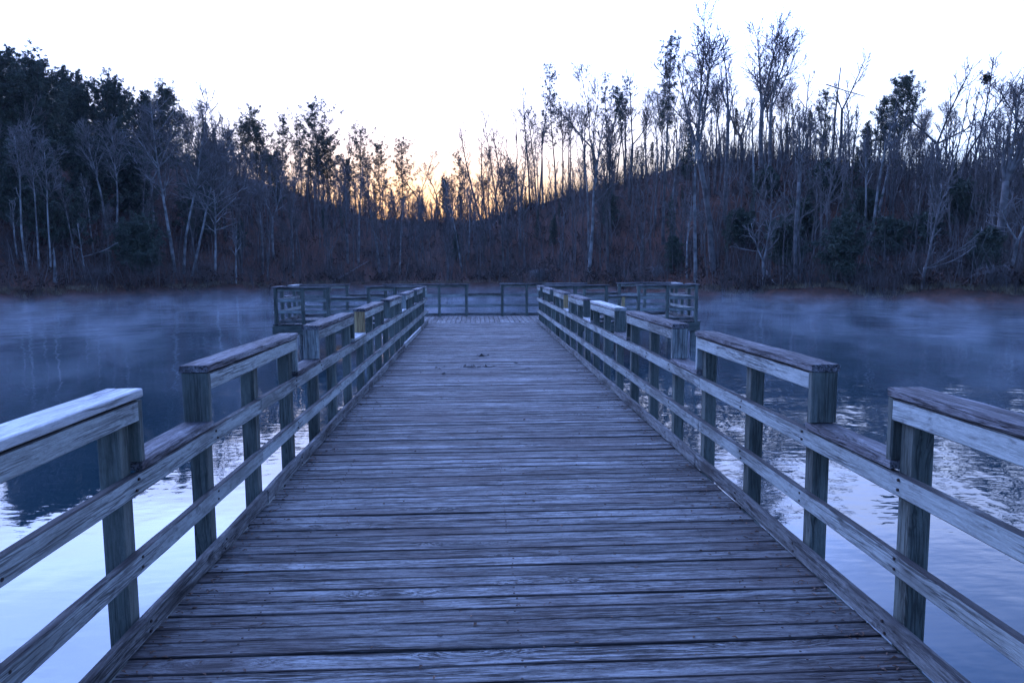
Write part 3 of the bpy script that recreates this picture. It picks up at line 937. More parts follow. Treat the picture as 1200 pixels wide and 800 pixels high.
P('bare', 514, 266, 190, 'twisted dark bare tree right of the V fork in the notch', 'twisted notch tree', **dark, stems_px=((-6, 0, 1), (12, 0, .8)), fork=.5, limbs=12, wander=.13)
P('bare', 542, 319, 210, 'pale thin tree leaning left across the slope below the notch', 'pale left leaning tree', **pale, lean_px=-17, limbs=12, spread=.16, clear=.55)
P('airy', 541, 266, 178, 'dark airy pine on the right lip of the valley notch', 'right lip pine', w_px=17, c0=.25, bark='dark_bark')
P('airy', 524, 268, 208, 'small dark pine low in the valley notch', 'small notch pine', w_px=13, c0=.2, bark='dark_bark')
P('bare', 571, 270, 146, 'big dark twin tree leaning strongly left over the notch', 'strongly leaning twin', **dark, stems_px=((-36, 0, 1), (-22, 0, .86)), base_gap=.6, clear=.5, limbs=12, spread=.14, r0=.24)
P('bare', 586, 264, 128, 'tall slim tree leaning left, tallest of the leaning group by the notch', 'tall leaning tree', **dark, stems_px=((-12, 0, 1),), limbs=11, spread=.14, clear=.5)
P('bare', 597, 258, 137, 'slim leaning tree with close upright twigs right of the tallest leaner', 'close twigged leaner', **dark, stems_px=((-17, 0, 1),), limbs=12, spread=.13, clear=.45)
P('airy', 600, 256, 200, 'short dark pine tucked among the leaning trunks', None, w_px=14, c0=.2, bark='dark_bark')
P('bare', 609, 262, 124, 'straight bare tree forked low, right of the leaning group', 'low forked straight tree', **dark, stems_px=((-14, 0, .8), (2, 0, 1)), fork=.38, limbs=12, spread=.14)
P('bare', 621, 246, 95, 'very thin upright tree with wispy tip, left of the tall ragged pine', 'wispy upright tree', **dark, limbs=13, spread=.11, clear=.45)
P('bare', 632, 240, 112, 'thin upright tree close behind the wispy one', None, **dark, limbs=11, spread=.11, clear=.5)
P('airy', 651, 226, 82, 'tall ragged pine with thick trunk, crown high above the centre slope', 'tall ragged centre pine', w_px=25, c0=.42, dens=1.25, r0=.2, bark='dark_bark')
P('bare', 666, 240, 124, 'slim pole of a tree right of the tall ragged centre pine', 'slim centre pole', **dark, limbs=9, clear=.6, spread=.1)
P('bare', 690, 307, 132, 'tall pale pole rising from low on the centre slope into the sky', 'tall pale centre pole', **pale, limbs=10, clear=.68, spread=.1, r0=.16)
P('bare', 702, 220, 74, 'gnarled dark tree with long limb arching left over the slim poles', 'gnarled arching tree', **dark, stems_px=((-32, 0, .82), (-14, 0, 1), (12, 0, .9)), fork=.36, limbs=15, spread=.2, r0=.25, wander=.12)
P('round', 715, 222, 84, 'dark pine with small high tufted crown and twin trunk on the centre ridge', 'tufted twin pine', w_px=15, c0=.55, twin=.9, bark='dark_bark', dens=.9)
P('round', 732, 224, 97, 'dark pine with narrow tufted top beside a limb reaching right', 'narrow tufted pine', w_px=12, c0=.55, bark='dark_bark', dens=.8)
P('bare', 737, 236, 88, 'dark forked tree with one limb reaching right towards the narrow airy pine', 'limb reaching tree', **dark, stems_px=((-3, 0, 1), (24, 0, .72)), fork=.45, limbs=13, spread=.18)
P('dense', 714, 268, 219, 'dark green bushy cedar midway up the centre slope', 'bushy slope cedar', leafm='cedar', w_px=20, c0=.04, dens=1.0, name='cedar_tree')
P('airy', 777, 286, 54, 'very tall narrow airy pine standing highest on the centre right skyline', 'very tall airy pine', w_px=24, c0=.58, dens=1.7, r0=.22)
P('bare', 786, 282, 150, 'pale straight trunk beside the foot of the very tall airy pine', None, **pale, limbs=8, clear=.6, spread=.12)
P('bare', 768, 264, 138, 'straight grey trunk left of the very tall airy pine', None, **pale, limbs=8, clear=.6, spread=.12)
P('cone', 803, 214, 150, 'small dark cedar on the crest right of the very tall airy pine', 'small crest cedar', leafm='cedar', w_px=12, c0=.1, name='cedar_tree')
P('bare', 815, 332, 118, 'tall pale straight tree standing at the water behind the platform corner', 'platform corner tree', **pale, limbs=12, clear=.6, spread=.14, r0=.2)
P('bare', 836, 320, 22, 'tallest bare tree on the right with upswept limbs fanning out at its top', 'upswept fan tree', stems_px=((-22, 0, .8), (2, 0, 1), (16, 0, .93)), fork=.5, limbs=16, spread=.19, r0=.26)
P('bare', 849, 256, 42, 'long straight bare tree close beside the upswept fan tree', 'straight fan neighbour', stems_px=((-4, 0, 1), (-12, 0, .85)), fork=.6, limbs=13, spread=.14)
P('bare', 871, 192, 84, 'short thick dark tree splitting into two crooked limbs on the crest', 'thick crooked fork', **dark, stems_px=((-26, 0, 1), (15, 0, .7)), fork=.3, limbs=9, spread=.16, r0=.24, wander=.12)
P('bare', 883, 248, 112, 'thin pale upright tree right of the thick crooked fork', None, **pale, limbs=10, clear=.55, spread=.14)
P('bare', 892, 212, 14, 'very tall bare tree of several upswept stems, wide fine crown against the sky', 'tall many stemmed tree', stems_px=((-8, 0, .9), (9, 0, 1), (26, 0, .86)), fork=.42, limbs=17, spread=.2, r0=.27)
P('bare', 902, 214, 36, 'tall slim bare tree partly behind the tall many stemmed one', 'slim companion tree', stems_px=((10, 0, 1), (22, 0, .85)), fork=.5, limbs=13, spread=.16)
P('bare', 895, 336, 246, 'small pale shoreline tree with wide level limbs on the right bank', 'level limbed shore tree', **pale, stems_px=((10, 0, 1), (-14, 0, .85)), fork=.35, limbs=12, spread=.36, dens=.6, droop=.05, ang=1.0, r0=.11)
P('bare', 935, 304, 84, 'pale tall tree low on the right slope with one low limb held out right', 'low limbed pale tree', stems_px=((2, 0, 1), (30, 0, .33)), fork=.22, limbs=13, spread=.13, r0=.19)
P('bare', 911, 216, 120, 'thin dark trunk leaning right on the right crest', 'thin right leaner', **dark, lean_px=14, limbs=8, clear=.55, spread=.12)
P('airy', 962, 204, 112, 'open airy pine left of the broken crossed snag', 'open airy pine', w_px=17, c0=.35, dens=1.0, bark='dark_bark')
P('bare', 982, 206, 66, 'curving dark tree bending right at the top beside the crossed snag', 'curving dark tree', **dark, stems_px=((16, 0, 1), (-6, 0, .75)), fork=.55, limbs=13, spread=.17)
P('bare', 995, 212, 104, 'thin upright tree right of the curving dark one', None, **dark, limbs=9, clear=.5, spread=.12)
P('bare', 1012, 282, 158, 'pale trunk standing out midway on the right slope, first of a pair', 'first pale slope trunk', **pale, lean_px=-4, limbs=11, clear=.5, spread=.18)
P('bare', 1020, 284, 130, 'pale trunk leaning right midway on the right slope, second of a pair', 'second pale slope trunk', **pale, lean_px=14, limbs=11, clear=.55, spread=.16)
P('round', 1043, 248, 94, 'pine with big round lopsided crown high on a bare pale trunk', 'round topped pine', bark='bark', w_px=27, c0=.55, dens=1.15, lean_px=4, lop=.25)
P('round', 1026, 240, 118, 'smaller pine tucked into the left side of the round lopsided crown', None, w_px=15, c0=.55, dens=.9, bark='dark_bark')
P('bare', 1081, 341, 215, 'pale crooked shoreline tree with low limbs stretched to the right', 'crooked shore tree', twig='pale_twig', stems_px=((10, 0, 1), (48, 0, .55), (40, 0, .3)), fork=.2, limbs=13, spread=.2, r0=.13, droop=.03)
P('bare', 1101, 232, 78, 'large dark skyline tree with open fork and one limb thrown far left', 'open fork skyline tree', **dark, stems_px=((-32, 0, .8), (20, 0, 1), (38, 0, .62)), fork=.42, limbs=15, spread=.17, r0=.2, wander=.07)
P('bare', 1119, 206, 88, 'dark tree leaning hard right towards its leafy nest on the right skyline', 'hard right leaner', **dark, stems_px=((38, 0, 1),), limbs=12, spread=.16, clear=.4)
P('bare', 1137, 206, 68, 'slim skyline tree crossing behind the hard right leaner', 'slim crossing tree', lean_px=12, limbs=13, spread=.16, clear=.45)
P('bare', 1166, 310, 38, 'tall grey tree at the right edge fanning into many upright stems', 'right edge fan tree', stems_px=((22, 0, 1), (34, 0, .9), (6, 0, .8), (-8, 0, .62)), fork=.36, limbs=15, spread=.16, r0=.27)
P('bare', 1184, 326, 215, 'pale twisted sapling with long level limbs at the right edge', 'twisted edge sapling', **pale, stems_px=((12, 0, 1), (-16, 0, .8)), fork=.4, limbs=15, spread=.3, ang=1.0)
P('bare', 1206, 222, 60, 'dark tree half cut off by the right picture edge', None, stems_px=((-22, 0, .8), (6, 0, 1)), fork=.4, limbs=14)
for px, yb, yt, w, lab, sh in [
        (965, 238, 199, 26, 'dark low evergreen high on the right slope under the open airy pine', 'high slope cedar'),
        (925, 318, 262, 27, 'broad dark cedar thicket low on the right bank behind the level limbed shore tree', 'broad bank cedar'),
        (985, 330, 255, 34, 'large dark green cedar low on the right bank', 'large low cedar'),
        (1040, 300, 262, 26, 'dark round cedar under the pale pair of slope trunks', 'round slope cedar'),
        (1122, 262, 218, 24, 'dark bushy cedar right of the open fork skyline tree, midway up', 'midway cedar'),
        (900, 232, 200, 18, 'small dark cedar below the tall many stemmed tree', 'small slope cedar'),
        (1010, 262, 226, 22, 'dark evergreen above the pale pair of slope trunks', 'pair evergreen'),
        (942, 284, 238, 26, 'dark green evergreen patch in the middle of the right slope', 'mid slope evergreen'),
        (868, 290, 250, 20, 'dark green cedar below the thick crooked fork, midway down', 'fork foot cedar'),
        (1150, 322, 276, 24, 'dark cedar low on the right bank near the picture edge', 'right edge cedar'),
        (1078, 296, 256, 22, 'dark cedar between the crooked shore tree and the round slope cedar', 'between cedar'),
        (792, 318, 280, 16, 'dark cedar above the platform end on the right bank', 'platform end cedar')]:
    P('dense', px, yb, yt, lab, sh, leafm='cedar', bark='dark_bark', w_px=w, c0=.03, dens=1.0, name='cedar_tree')


# ---- broken snag with a crossed log, seen against the sky
def snag():
    a, d = find_ground(975, 200)
    x, y = d * math.sin(a), d * math.cos(a); zb = ground_polar(a, d); mpx = d / F_PX
    o = empty('dead_snag', (x, y, zb), -a)
    tag(o, 'dead straight snag crossed near its top by a broken sloping trunk', 'dead tree')
    r = random.Random(4)
    H = EYE + view_ray(975, 80)[2] / math.hypot(*view_ray(975, 80)[:2]) * d - zb
    mb = MB(); p, q = path(r, (0, 0, -.4), (0, 0, 1), H + .4, .17, .06, 0, wander=.015, trop=0); mb.tube(p, q, 7); mb.build('trunk', M['dark_bark'], o, True)
    mb = MB()
    hz = lambda py: EYE + view_ray(975, py)[2] / math.hypot(*view_ray(975, py)[:2]) * d - zb
    p, q = path(r, (-9 * mpx, .12, hz(98)), norm((37, 0, -17)), 41 * mpx, .075, .045, 1, wander=.03, trop=0); mb.tube(p, q, 6)
    mb.build('broken_trunk', M['dark_bark'], o, True)


snag()


def nest():
    x, y, z = view_ray(1157, 92)
    a, d = find_ground(1119, 206); h = math.hypot(x, y)
    c = (x / h * d, y / h * d, EYE + z / h * d)
    mb = MB(); r = random.Random(2)
    foliage(mb, [(r.gauss(0, .22), r.gauss(0, .22), r.gauss(0, .26)) for _ in range(60)], r, 6, .3, .14, 0)
    o = mb.build('squirrel_nest', M['wet_leaf']); o.location = c
    tag(o, 'dark ball of leaves, a nest high in the hard right leaning tree', 'nest')


nest()


# ---- fallen logs
def log(label, p0, p1, r0, mat, twigs=0, seed=1):
    a0, d0 = find_ground(*p0); a1, d1 = find_ground(*p1)
    A = Vector((d0 * math.sin(a0), d0 * math.cos(a0), 0)); B = Vector((d1 * math.sin(a1), d1 * math.cos(a1), 0))
    A.z = ground_polar(a0, d0) + .25; B.z = ground_polar(a1, d1) + .2
    r = random.Random(seed)
    o = empty('fallen_log', tuple(A)); tag(o, label, 'log')
    D = B - A
    pts = [tuple(D * t + Vector((r.gauss(0, .05), r.gauss(0, .05), r.gauss(0, .05)))) for t in (0, .2, .4, .6, .8, 1)]
    mb = MB(); mb.tube(pts, [r0 * (1 - .12 * i) for i in range(6)], 7); mb.build('trunk', M[mat], o, True)
    if twigs:
        mb = MB()
        for _ in range(twigs):
            p, _, ax = at(pts, [r0] * 6, r.uniform(.3, 1))
            lp, lr = path(r, p, side_dir(r, ax, r.uniform(.5, 1), r.uniform(0, 6.28)), r.uniform(.8, 2), .03, .012, 2); mb.tube(lp, lr, 4, False)
        mb.build('dead_branches', M['pale_twig'], o, True)


log('pale dead log slanting down to the right hand waterline beside the level limbed shore tree', (897, 322), (909, 343), .12, 'pale_bark')
log('pale fallen trunk lying slanted on the slope left of the walkway end', (392, 333), (432, 308), .13, 'bark', 6, 3)
log('grey fallen branch lying low on the right bank under the large cedar', (922, 330), (934, 312), .09, 'pale_bark', 5, 5)


# ---- pale arching shrub at the water in the middle, tangle at the right edge
def arching_shrub(px, py, label, wpx, hpx, n, seed, mat):
    a, d = find_ground(px, py); mpx = d / F_PX
    o = empty('arching_shrub', (d * math.sin(a), d * math.cos(a), ground_polar(a, d)), -a)
    tag(o, label, 'shrub')
    r = random.Random(seed); mb = MB()
    for i in range(n):
        az = r.uniform(0, 6.28); out = wpx * mpx * r.uniform(.4, 1); h = hpx * mpx * r.uniform(.6, 1.1)
        p = []
        for t in (0, .25, .5, .75, 1.0):
            p.append((math.cos(az) * out * t, math.sin(az) * out * t * .6, h * 4 * t * (1 - t) * (.9) + h * .25 * t + r.gauss(0, .04)))
        mb.tube(p, [.03, .028, .022, .016, .010], 3, False)
        for _ in range(5):
            q, _, ax = at(p, [.01] * 5, r.uniform(.4, 1)); lp, lr = path(r, q, side_dir(r, ax, .8, r.uniform(0, 6.28)), .5, .012, .008, 3, trop=-.1); mb.tube(lp, lr, 3, False)
    mb.build('stems', M[mat], o, True)


arching_shrub(632, 331, 'pale drooping shrub at the waterline straight behind the platform', 19, 14, 34, 2, 'pale_twig')
arching_shrub(770, 326, 'pale twiggy shrub on the bank above the right part of the platform', 13, 12, 22, 3, 'pale_twig')
arching_shrub(1160, 338, 'tangled pale shrub overhanging the water near the right picture edge', 24, 20, 40, 4, 'pale_twig')
arching_shrub(120, 328, 'pale grey twiggy shrub on the left shore beneath the low cedar', 16, 10, 26, 5, 'twig')

# ------------------------------------------------------------------ lesser trees that fill the wood
SKY_TOP = table([(-60, 82), (0, 84), (90, 100), (150, 112), (230, 116), (260, 165), (300, 165), (340, 165), (400, 180), (440, 195), (500, 215), (545, 185), (580, 165), (640, 120), (700, 105), (760, 95), (800, 110), (860, 70), (930, 85), (1000, 115), (1060, 130), (1130, 105), (1200, 85), (1300, 85)])
protos = []
for i in range(9):
    tk, cr = bare_tree(100 + i, 15.0, r0=.15 + .03 * (i % 3), stems=[((0, 0, 1),), ((-.8, 0, .9), (1.2, .3, 1)), ((2.2, 0, 1),), ((0, .4, 1),), ((-1.4, 0, 1), (1, 0, .8)), ((-2, .3, 1),), ((.3, 0, 1),), ((-.6, 0, 1), (.9, 0, .9)), ((0, 0, 1),)][i],
                       fork=[None, .45, None, None, .3, None, None, .6, None][i], clear=.42 + .04 * (i % 4), limbs=11 + i % 4, spread=.16 + .025 * (i % 4))
    protos.append((['slender', 'forked', 'leaning', 'straight', 'low forked', 'slanting', 'thin', 'high forked', 'upright'][i], tk, cr))
pmesh = [(w, a.mesh('bare_tree_trunk', None, True), b.mesh('bare_tree_crown', None, True)) for w, a, b in protos]
for k, (w, a, b) in enumerate(pmesh):
    a.materials.append(M[['bark', 'pale_bark', 'bark', 'dark_bark', 'bark', 'pale_bark', 'dark_bark', 'bark', 'pale_bark'][k]])
    b.materials.append(M[['twig', 'pale_twig', 'twig', 'twig', 'twig', 'pale_twig', 'twig', 'twig', 'twig'][k]])
epro = []
for i, (w, st, wd, c0) in enumerate((('spindly pine', 'airy', .09, .4), ('scruffy pine', 'airy', .12, .3), ('young cedar', 'cone', .17, .06), ('tufted pine', 'round', .10, .5), ('dark cedar', 'dense', .22, .06))):
    tk, cr = evergreen(200 + i, 10.0, r0=.12, c0=c0, width=wd, style=st, dens=.9)
    a, b = tk.mesh('pine_trunk', M['dark_bark'], True), cr.mesh('pine_crown', M['cedar' if 'cedar' in w else 'needle'])
    epro.append((w, a, b))

used = set()
r = random.Random(77)
TREES.sort()


def where(px, t):
    lv = 'at the waterline' if t < .1 else 'low on the bank' if t < .34 else 'midway up the slope' if t < .66 else 'high on the slope' if t < .94 else 'on the crest'
    near = sorted(TREES, key=lambda q: abs(q[0] - px))[:7]
    for hp, sh in near:
        side = 'left of' if px < hp - 2.5 else 'right of' if px > hp + 2.5 else 'in line with'
        yield f'{lv} {side} the {sh}'


def filler(px, t, H, kinds, ever=False):
    a = CAM_AZ(px)
    d = SHORE(a) + 1.5 + t * (CREST_D(a) - SHORE(a) - 1.5)
    x, y = d * math.sin(a), d * math.cos(a); zb = ground_polar(a, d)
    k = r.choice(kinds)
    w, ma, mb_ = (epro if ever else pmesh)[k]
    for ph in where(px, t):
        lab = f'{w} {ph}' if ever else f'{w} bare tree {ph}'
        if lab not in used and len(lab.replace('-', ' ').split()) <= 16: break
    else: return None
    used.add(lab)
    s = H / (10.0 if ever else 15.0)
    o = empty(('cedar_tree' if 'cedar' in w else 'pine_tree') if ever else 'bare_tree', (x, y, zb), r.uniform(0, 6.28))
    o.scale = (s * r.uniform(.85, 1.15), s * r.uniform(.85, 1.15), s)
    tag(o, lab, 'evergreen tree' if ever else 'tree', 'lesser evergreens in the wood' if ever else 'lesser bare trees in the wood')
    for nm, me in (('trunk', ma), ('crown', mb_)):
        c = bpy.data.objects.new(nm, me); col.objects.link(c); c.parent = o
    return o


def top_h(px, t, py):
    a = CAM_AZ(px); d = SHORE(a) + 1.5 + t * (CREST_D(a) - SHORE(a) - 1.5)
    vx, vy, vz = view_ray(px, py)
    return EYE + vz / math.hypot(vx, vy) * d - ground_polar(a, d)


n = 0
for _ in range(1600):
    if n >= 222: break
    px = r.uniform(-50, 1250) if r.random() < .78 else r.uniform(250, 620)
    u = r.random()
    t = r.uniform(.03, .9) if u < .55 else r.uniform(.88, 1.15)
    if px < 230 and t > .9 and r.random() < .6: continue
    if 250 < px < 620 and t > .9 and r.random() < .4: t = r.uniform(.1, .85)
    top = SKY_TOP(CAM_AZ(px)) + abs(r.gauss(0, 26)) + 2
    if t < .8: top = max(top, r.uniform(120, 270))
    H = max(3.0, min(24, top_h(px, min(t, 1.2), top)))
    if filler(px, t, H, (3, 6, 3, 6, 0, 7) if t > .85 else (0, 2, 3, 4, 6, 7, 0, 3, 6, 8) if px < 470 else range(9)): n += 1
n = 0
for _ in range(1400):
    if n >= 185: break
    u = r.random()
    if u < .5: px = r.uniform(245, 560); t = r.uniform(.9, 1.22)
    elif u < .58: px = r.uniform(-40, 250); t = r.uniform(.6, 1.1)
    elif u < .78: px = r.uniform(560, 1240); t = r.uniform(.93, 1.22)
    else: px = r.uniform(-40, 1240); t = r.uniform(.12, .9)
    if t > .88:
        top = SKY_TOP(CAM_AZ(px)) + r.uniform(5, 55)
        H = r.uniform(.7, 1.0) * min(16, max(3, top_h(px, t, top))); kinds = [0, 1, 3, 3, 0, 1, 2]
        if px > 560: H = min(H, r.uniform(3, 7.5))
        elif px > 430: H = min(H, r.uniform(3.5, 11))
        if px < 260: H = r.uniform(7, 12); kinds = [1, 3, 4]
    else:
        H = r.uniform(2.5, 6.5); kinds = [2, 4, 1, 0]
        if px < 260: H = r.uniform(5, 10)
    if filler(px, t, H, kinds, True): n += 1


def far_woods():
    rr = random.Random(21)
    T_, C_ = MB(), MB()
    for k in range(360):
        px = rr.uniform(520, 1240) if rr.random() < .68 else rr.uniform(230, 560)
        t = rr.uniform(.06, 1.12)
        a = CAM_AZ(px); d = SHORE(a) + 1.5 + t * (CREST_D(a) - SHORE(a) - 1.5)
        x, y, z = d * math.sin(a), d * math.cos(a), ground_polar(a, d)
        H = rr.uniform(5, 11) if t < .8 else rr.uniform(4, 7.5)
        lx = rr.gauss(0, .06) * H
        st = ((lx, 0, 1),) if rr.random() < .7 else ((lx - .8, 0, .9), (lx + .9, 0, 1))
        tk, cr = bare_tree(5000 + k, H, r0=rr.uniform(.06, .12), stems=st, fork=None if len(st) == 1 else .4, clear=.4, limbs=7, spread=rr.uniform(.13, .2), dens=.55, l3=.4)
        for src, dst in ((tk, T_), (cr, C_)):
            o = len(dst.v)
            dst.v += [(vx + x, vy + y, vz + z) for vx, vy, vz in src.v]
            dst.f += [tuple(i + o for i in f) for f in src.f]
    o = len(T_.v); T_.v += C_.v; T_.f += [tuple(i + o for i in f) for f in C_.f]
    tag(T_.build('far_woods', M['twig'], None, True), 'thin bare trees crowding the slopes as one grey tangle behind the nearer trunks', 'woods', kind='stuff')


far_woods()

# ------------------------------------------------------------------ undergrowth (nobody could count it)
def spikes(name, label, n, seed, mat, hmin, hmax, rad, fork=3, tmax=1.05, lean=.5, tmin=.0, leaf=0):
    r = np.random.default_rng(seed)
    V, Fc = [], []
    rr = random.Random(seed)
    mb = MB()
    cnt = 0
    for _ in range(n):
        px = rr.uniform(-90, 1290); t = tmin + (tmax - tmin) * rr.random() ** 1.25
        a = CAM_AZ(px); d = SHORE(a) + .6 + t * (CREST_D(a) - SHORE(a))
        x, y = d * math.sin(a), d * math.cos(a)
        if mnoise.noise((x * .12, y * .12, seed)) < -.15 and rr.random() < .75: continue
        z = ground_polar(a, d) - .05
        for k in range(fork):
            h = rr.uniform(hmin, hmax); lx, ly = rr.gauss(0, lean) * h, rr.gauss(0, lean) * h
            bx, by = x + rr.gauss(0, .12), y + rr.gauss(0, .12)
            b = len(mb.v); q = rad * rr.uniform(.7, 1.3)
            mx, my, mz = bx + lx * .4, by + ly * .4, z + h * .6
            tx, ty, tz = bx + lx, by + ly, z + h
            mb.v += [(bx - q, by, z), (bx + q * .5, by + q * .87, z), (bx + q * .5, by - q * .87, z), (mx - q * .6, my, mz), (mx + q * .3, my + q * .5, mz), (mx + q * .3, my - q * .5, mz), (tx, ty, tz)]
            mb.f += [(b, b + 1, b + 4, b + 3), (b + 1, b + 2, b + 5, b + 4), (b + 2, b, b + 3, b + 5), (b + 3, b + 4, b + 6), (b + 4, b + 5, b + 6), (b + 5, b + 3, b + 6)]
            if leaf:
                foliage(mb, [(mx + (tx - mx) * u, my + (ty - my) * u, mz + (tz - mz) * u) for u in (0, .5, 1)], rr, leaf, .26, .16, 0)
    o = mb.build(name, M[mat])
    tag(o, label, 'undergrowth', kind='stuff')


spikes('undergrowth', 'thin grey brush and saplings covering the wooded slopes', 9500, 3, 'brush', .6, 3.2, .022, 4)
spikes('russet_undergrowth', 'low russet leafy brush scattered over the leaf covered slopes', 2100, 4, 'russet', .35, 1.3, .02, 2, leaf=4, lean=.7)
spikes('pale_undergrowth', 'pale thin saplings standing through the brush on the banks', 1300, 6, 'pale_twig', 1.2, 5.5, .026, 2, lean=.24)
spikes('ridge_brush', 'tall grey brush and saplings crowding the ridge line', 2600, 9, 'brush', 1.2, 4.8, .035, 3, tmin=.84, tmax=1.18, lean=.28)
spikes('shore_grass', 'dry straw coloured grass along the waterline', 2600, 5, 'straw', .12, .45, .014, 5, tmax=.022, lean=.6)


# ------------------------------------------------------------------ mist on the water, thin air over everything
def closed_box(name, x0, x1, y0_, y1, z0, z1, mat):
    mb = MB()
    mb.v = [(x, y, z) for z in (z0, z1) for y in (y0_, y1) for x in (x0, x1)]
    mb.f = [(0, 2, 3, 1), (4, 5, 7, 6), (0, 1, 5, 4), (1, 3, 7, 5), (3, 2, 6, 7), (2, 0, 4, 6)]
    return mb.build(name, mat)


def mist():
    m, nt = new_mat('mist_vapour')
    out = N(nt, 'ShaderNodeOutputMaterial'); pv = N(nt, 'ShaderNodeVolumePrincipled'); L(nt, pv.outputs[0], out.inputs['Volume'])
    pv.inputs['Color'].default_value = (0.80, 0.90, 1, 1)
    pv.inputs['Anisotropy'].default_value = 0.25
    g = N(nt, 'ShaderNodeNewGeometry')
    sp = N(nt, 'ShaderNodeSeparateXYZ'); L(nt, g.outputs['Position'], sp.inputs[0])
    mp = N(nt, 'ShaderNodeMapping'); mp.inputs['Scale'].default_value = (.55, .34, 1.0); L(nt, g.outputs['Position'], mp.inputs['Vector'])
    nz = N(nt, 'ShaderNodeTexNoise'); nz.inputs['Scale'].default_value = 1; nz.inputs['Detail'].default_value = 4; nz.inputs['Roughness'].default_value = .6; nz.inputs['Distortion'].default_value = .6
    L(nt, mp.outputs[0], nz.inputs['Vector'])
    wisp = remap(nt, nz.outputs['Fac'], .46, .68, .035, 1.0)
    up = remap(nt, sp.outputs[2], WATER + .95, WATER + .05)
    near = remap(nt, sp.outputs[1], 4, 15)
    ln_ = N(nt, 'ShaderNodeVectorMath', operation='LENGTH'); L(nt, g.outputs['Position'], ln_.inputs[0])
    far_ = remap(nt, ln_.outputs['Value'], 46, 66, 1.1, 0.38)
    den = math_node(nt, 'MULTIPLY', math_node(nt, 'MULTIPLY', wisp, up), math_node(nt, 'MULTIPLY', math_node(nt, 'MULTIPLY', near, far_), MIST))
    L(nt, den, pv.inputs['Density'])
    m.cycles.volume_step_rate = MIST_STEP if hasattr(m.cycles, 'volume_step_rate') else 1
    o = closed_box('mist', -95, 75, 4, 90, WATER + .015, WATER + 1.05, m)
    tag(o, 'low wisps of white mist drifting on the lake surface', 'mist', kind='stuff')


MIST, MIST_STEP = 0.046, 0.3
mist()

HAZE = 0.00011
if HAZE:
    m, nt = new_mat('thin_air')
    out = N(nt, 'ShaderNodeOutputMaterial'); pv = N(nt, 'ShaderNodeVolumePrincipled'); L(nt, pv.outputs[0], out.inputs['Volume'])
    pv.inputs['Color'].default_value = (0.85, 0.9, 1, 1); pv.inputs['Density'].default_value = HAZE
    tag(closed_box('haze', -260, 260, -60, 330, -5.5, 62, m), 'thin blue morning air', 'haze', kind='stuff')

# ------------------------------------------------------------------ sky, sun, camera
SUN_EL, SUN_PX = 2.6, 490
DAMP_SUN = [(0, .10), (.05, .125), (.10, .20), (.17, .31), (.26, .45), (.42, 1.0), (1, 1)]
DAMP_AWAY = [(0, .4), (.10, .5), (.2, .6), (.42, .9), (1, .9)]
SHEET = [(0, .02), (.12, .05), (.22, .15), (.36, .72), (.55, 1.0), (.75, .75), (1, .45)]
SHEET_K = 5.2
VEIL = [(0, .15), (.08, .42), (.13, .8), (.2, .95), (.28, .9), (.4, .3), (.55, 0), (1, 0)]
sun_az = azimuth(SUN_PX)
w = bpy.data.worlds.new('World'); scene.world = w
w.use_nodes = True
nt = w.node_tree; nt.nodes.clear()
out = N(nt, 'ShaderNodeOutputWorld'); bg = N(nt, 'ShaderNodeBackground'); L(nt, bg.outputs[0], out.inputs[0])
sky = N(nt, 'ShaderNodeTexSky'); sky.sky_type = 'NISHITA'; sky.sun_disc = False
sky.sun_elevation = math.radians(SUN_EL); sky.sun_rotation = sun_az
sky.air_density = 1.0; sky.dust_density = 0.6; sky.ozone_density = 2.0; sky.altitude = 150
tc = N(nt, 'ShaderNodeTexCoord')
mp = N(nt, 'ShaderNodeMapping'); mp.inputs['Scale'].default_value = (1.4, 1.4, 4.5); L(nt, tc.outputs['Generated'], mp.inputs['Vector'])
cl = N(nt, 'ShaderNodeTexNoise'); cl.inputs['Scale'].default_value = 1.7; cl.inputs['Detail'].default_value = 6; cl.inputs['Roughness'].default_value = .55; cl.inputs['Distortion'].default_value = .5
L(nt, mp.outputs[0], cl.inputs['Vector'])
f = remap(nt, cl.outputs['Fac'], .45, .75, 0, .55)
# the low sky is dimmed by a far bank of haze round the sunrise; a thin bright sheet of cloud lies higher up
sd = N(nt, 'ShaderNodeSeparateXYZ'); nv = N(nt, 'ShaderNodeVectorMath', operation='NORMALIZE'); L(nt, tc.outputs['Generated'], nv.inputs[0]); L(nt, nv.outputs[0], sd.inputs[0])
hz_ = N(nt, 'ShaderNodeCombineXYZ'); L(nt, sd.outputs[0], hz_.inputs[0]); L(nt, sd.outputs[1], hz_.inputs[1])
hn = N(nt, 'ShaderNodeVectorMath', operation='NORMALIZE'); L(nt, hz_.outputs[0], hn.inputs[0])
dt = N(nt, 'ShaderNodeVectorMath', operation='DOT_PRODUCT'); L(nt, hn.outputs[0], dt.inputs[0]); dt.inputs[1].default_value = (math.sin(sun_az), math.cos(sun_az), 0)
front = dt.outputs['Value']; elz = sd.outputs[2]


def curve(x, pts):
    n = N(nt, 'ShaderNodeFloatCurve'); cv = n.mapping.curves[0]
    while len(cv.points) > 2: cv.points.remove(cv.points[1])
    cv.points[0].location = pts[0]; cv.points[1].location = pts[-1]
    for p in pts[1:-1]: cv.points.new(*p)
    for p in cv.points: p.handle_type = 'AUTO_CLAMPED'
    n.mapping.update(); L(nt, x, n.inputs['Value']); return n.outputs[0]


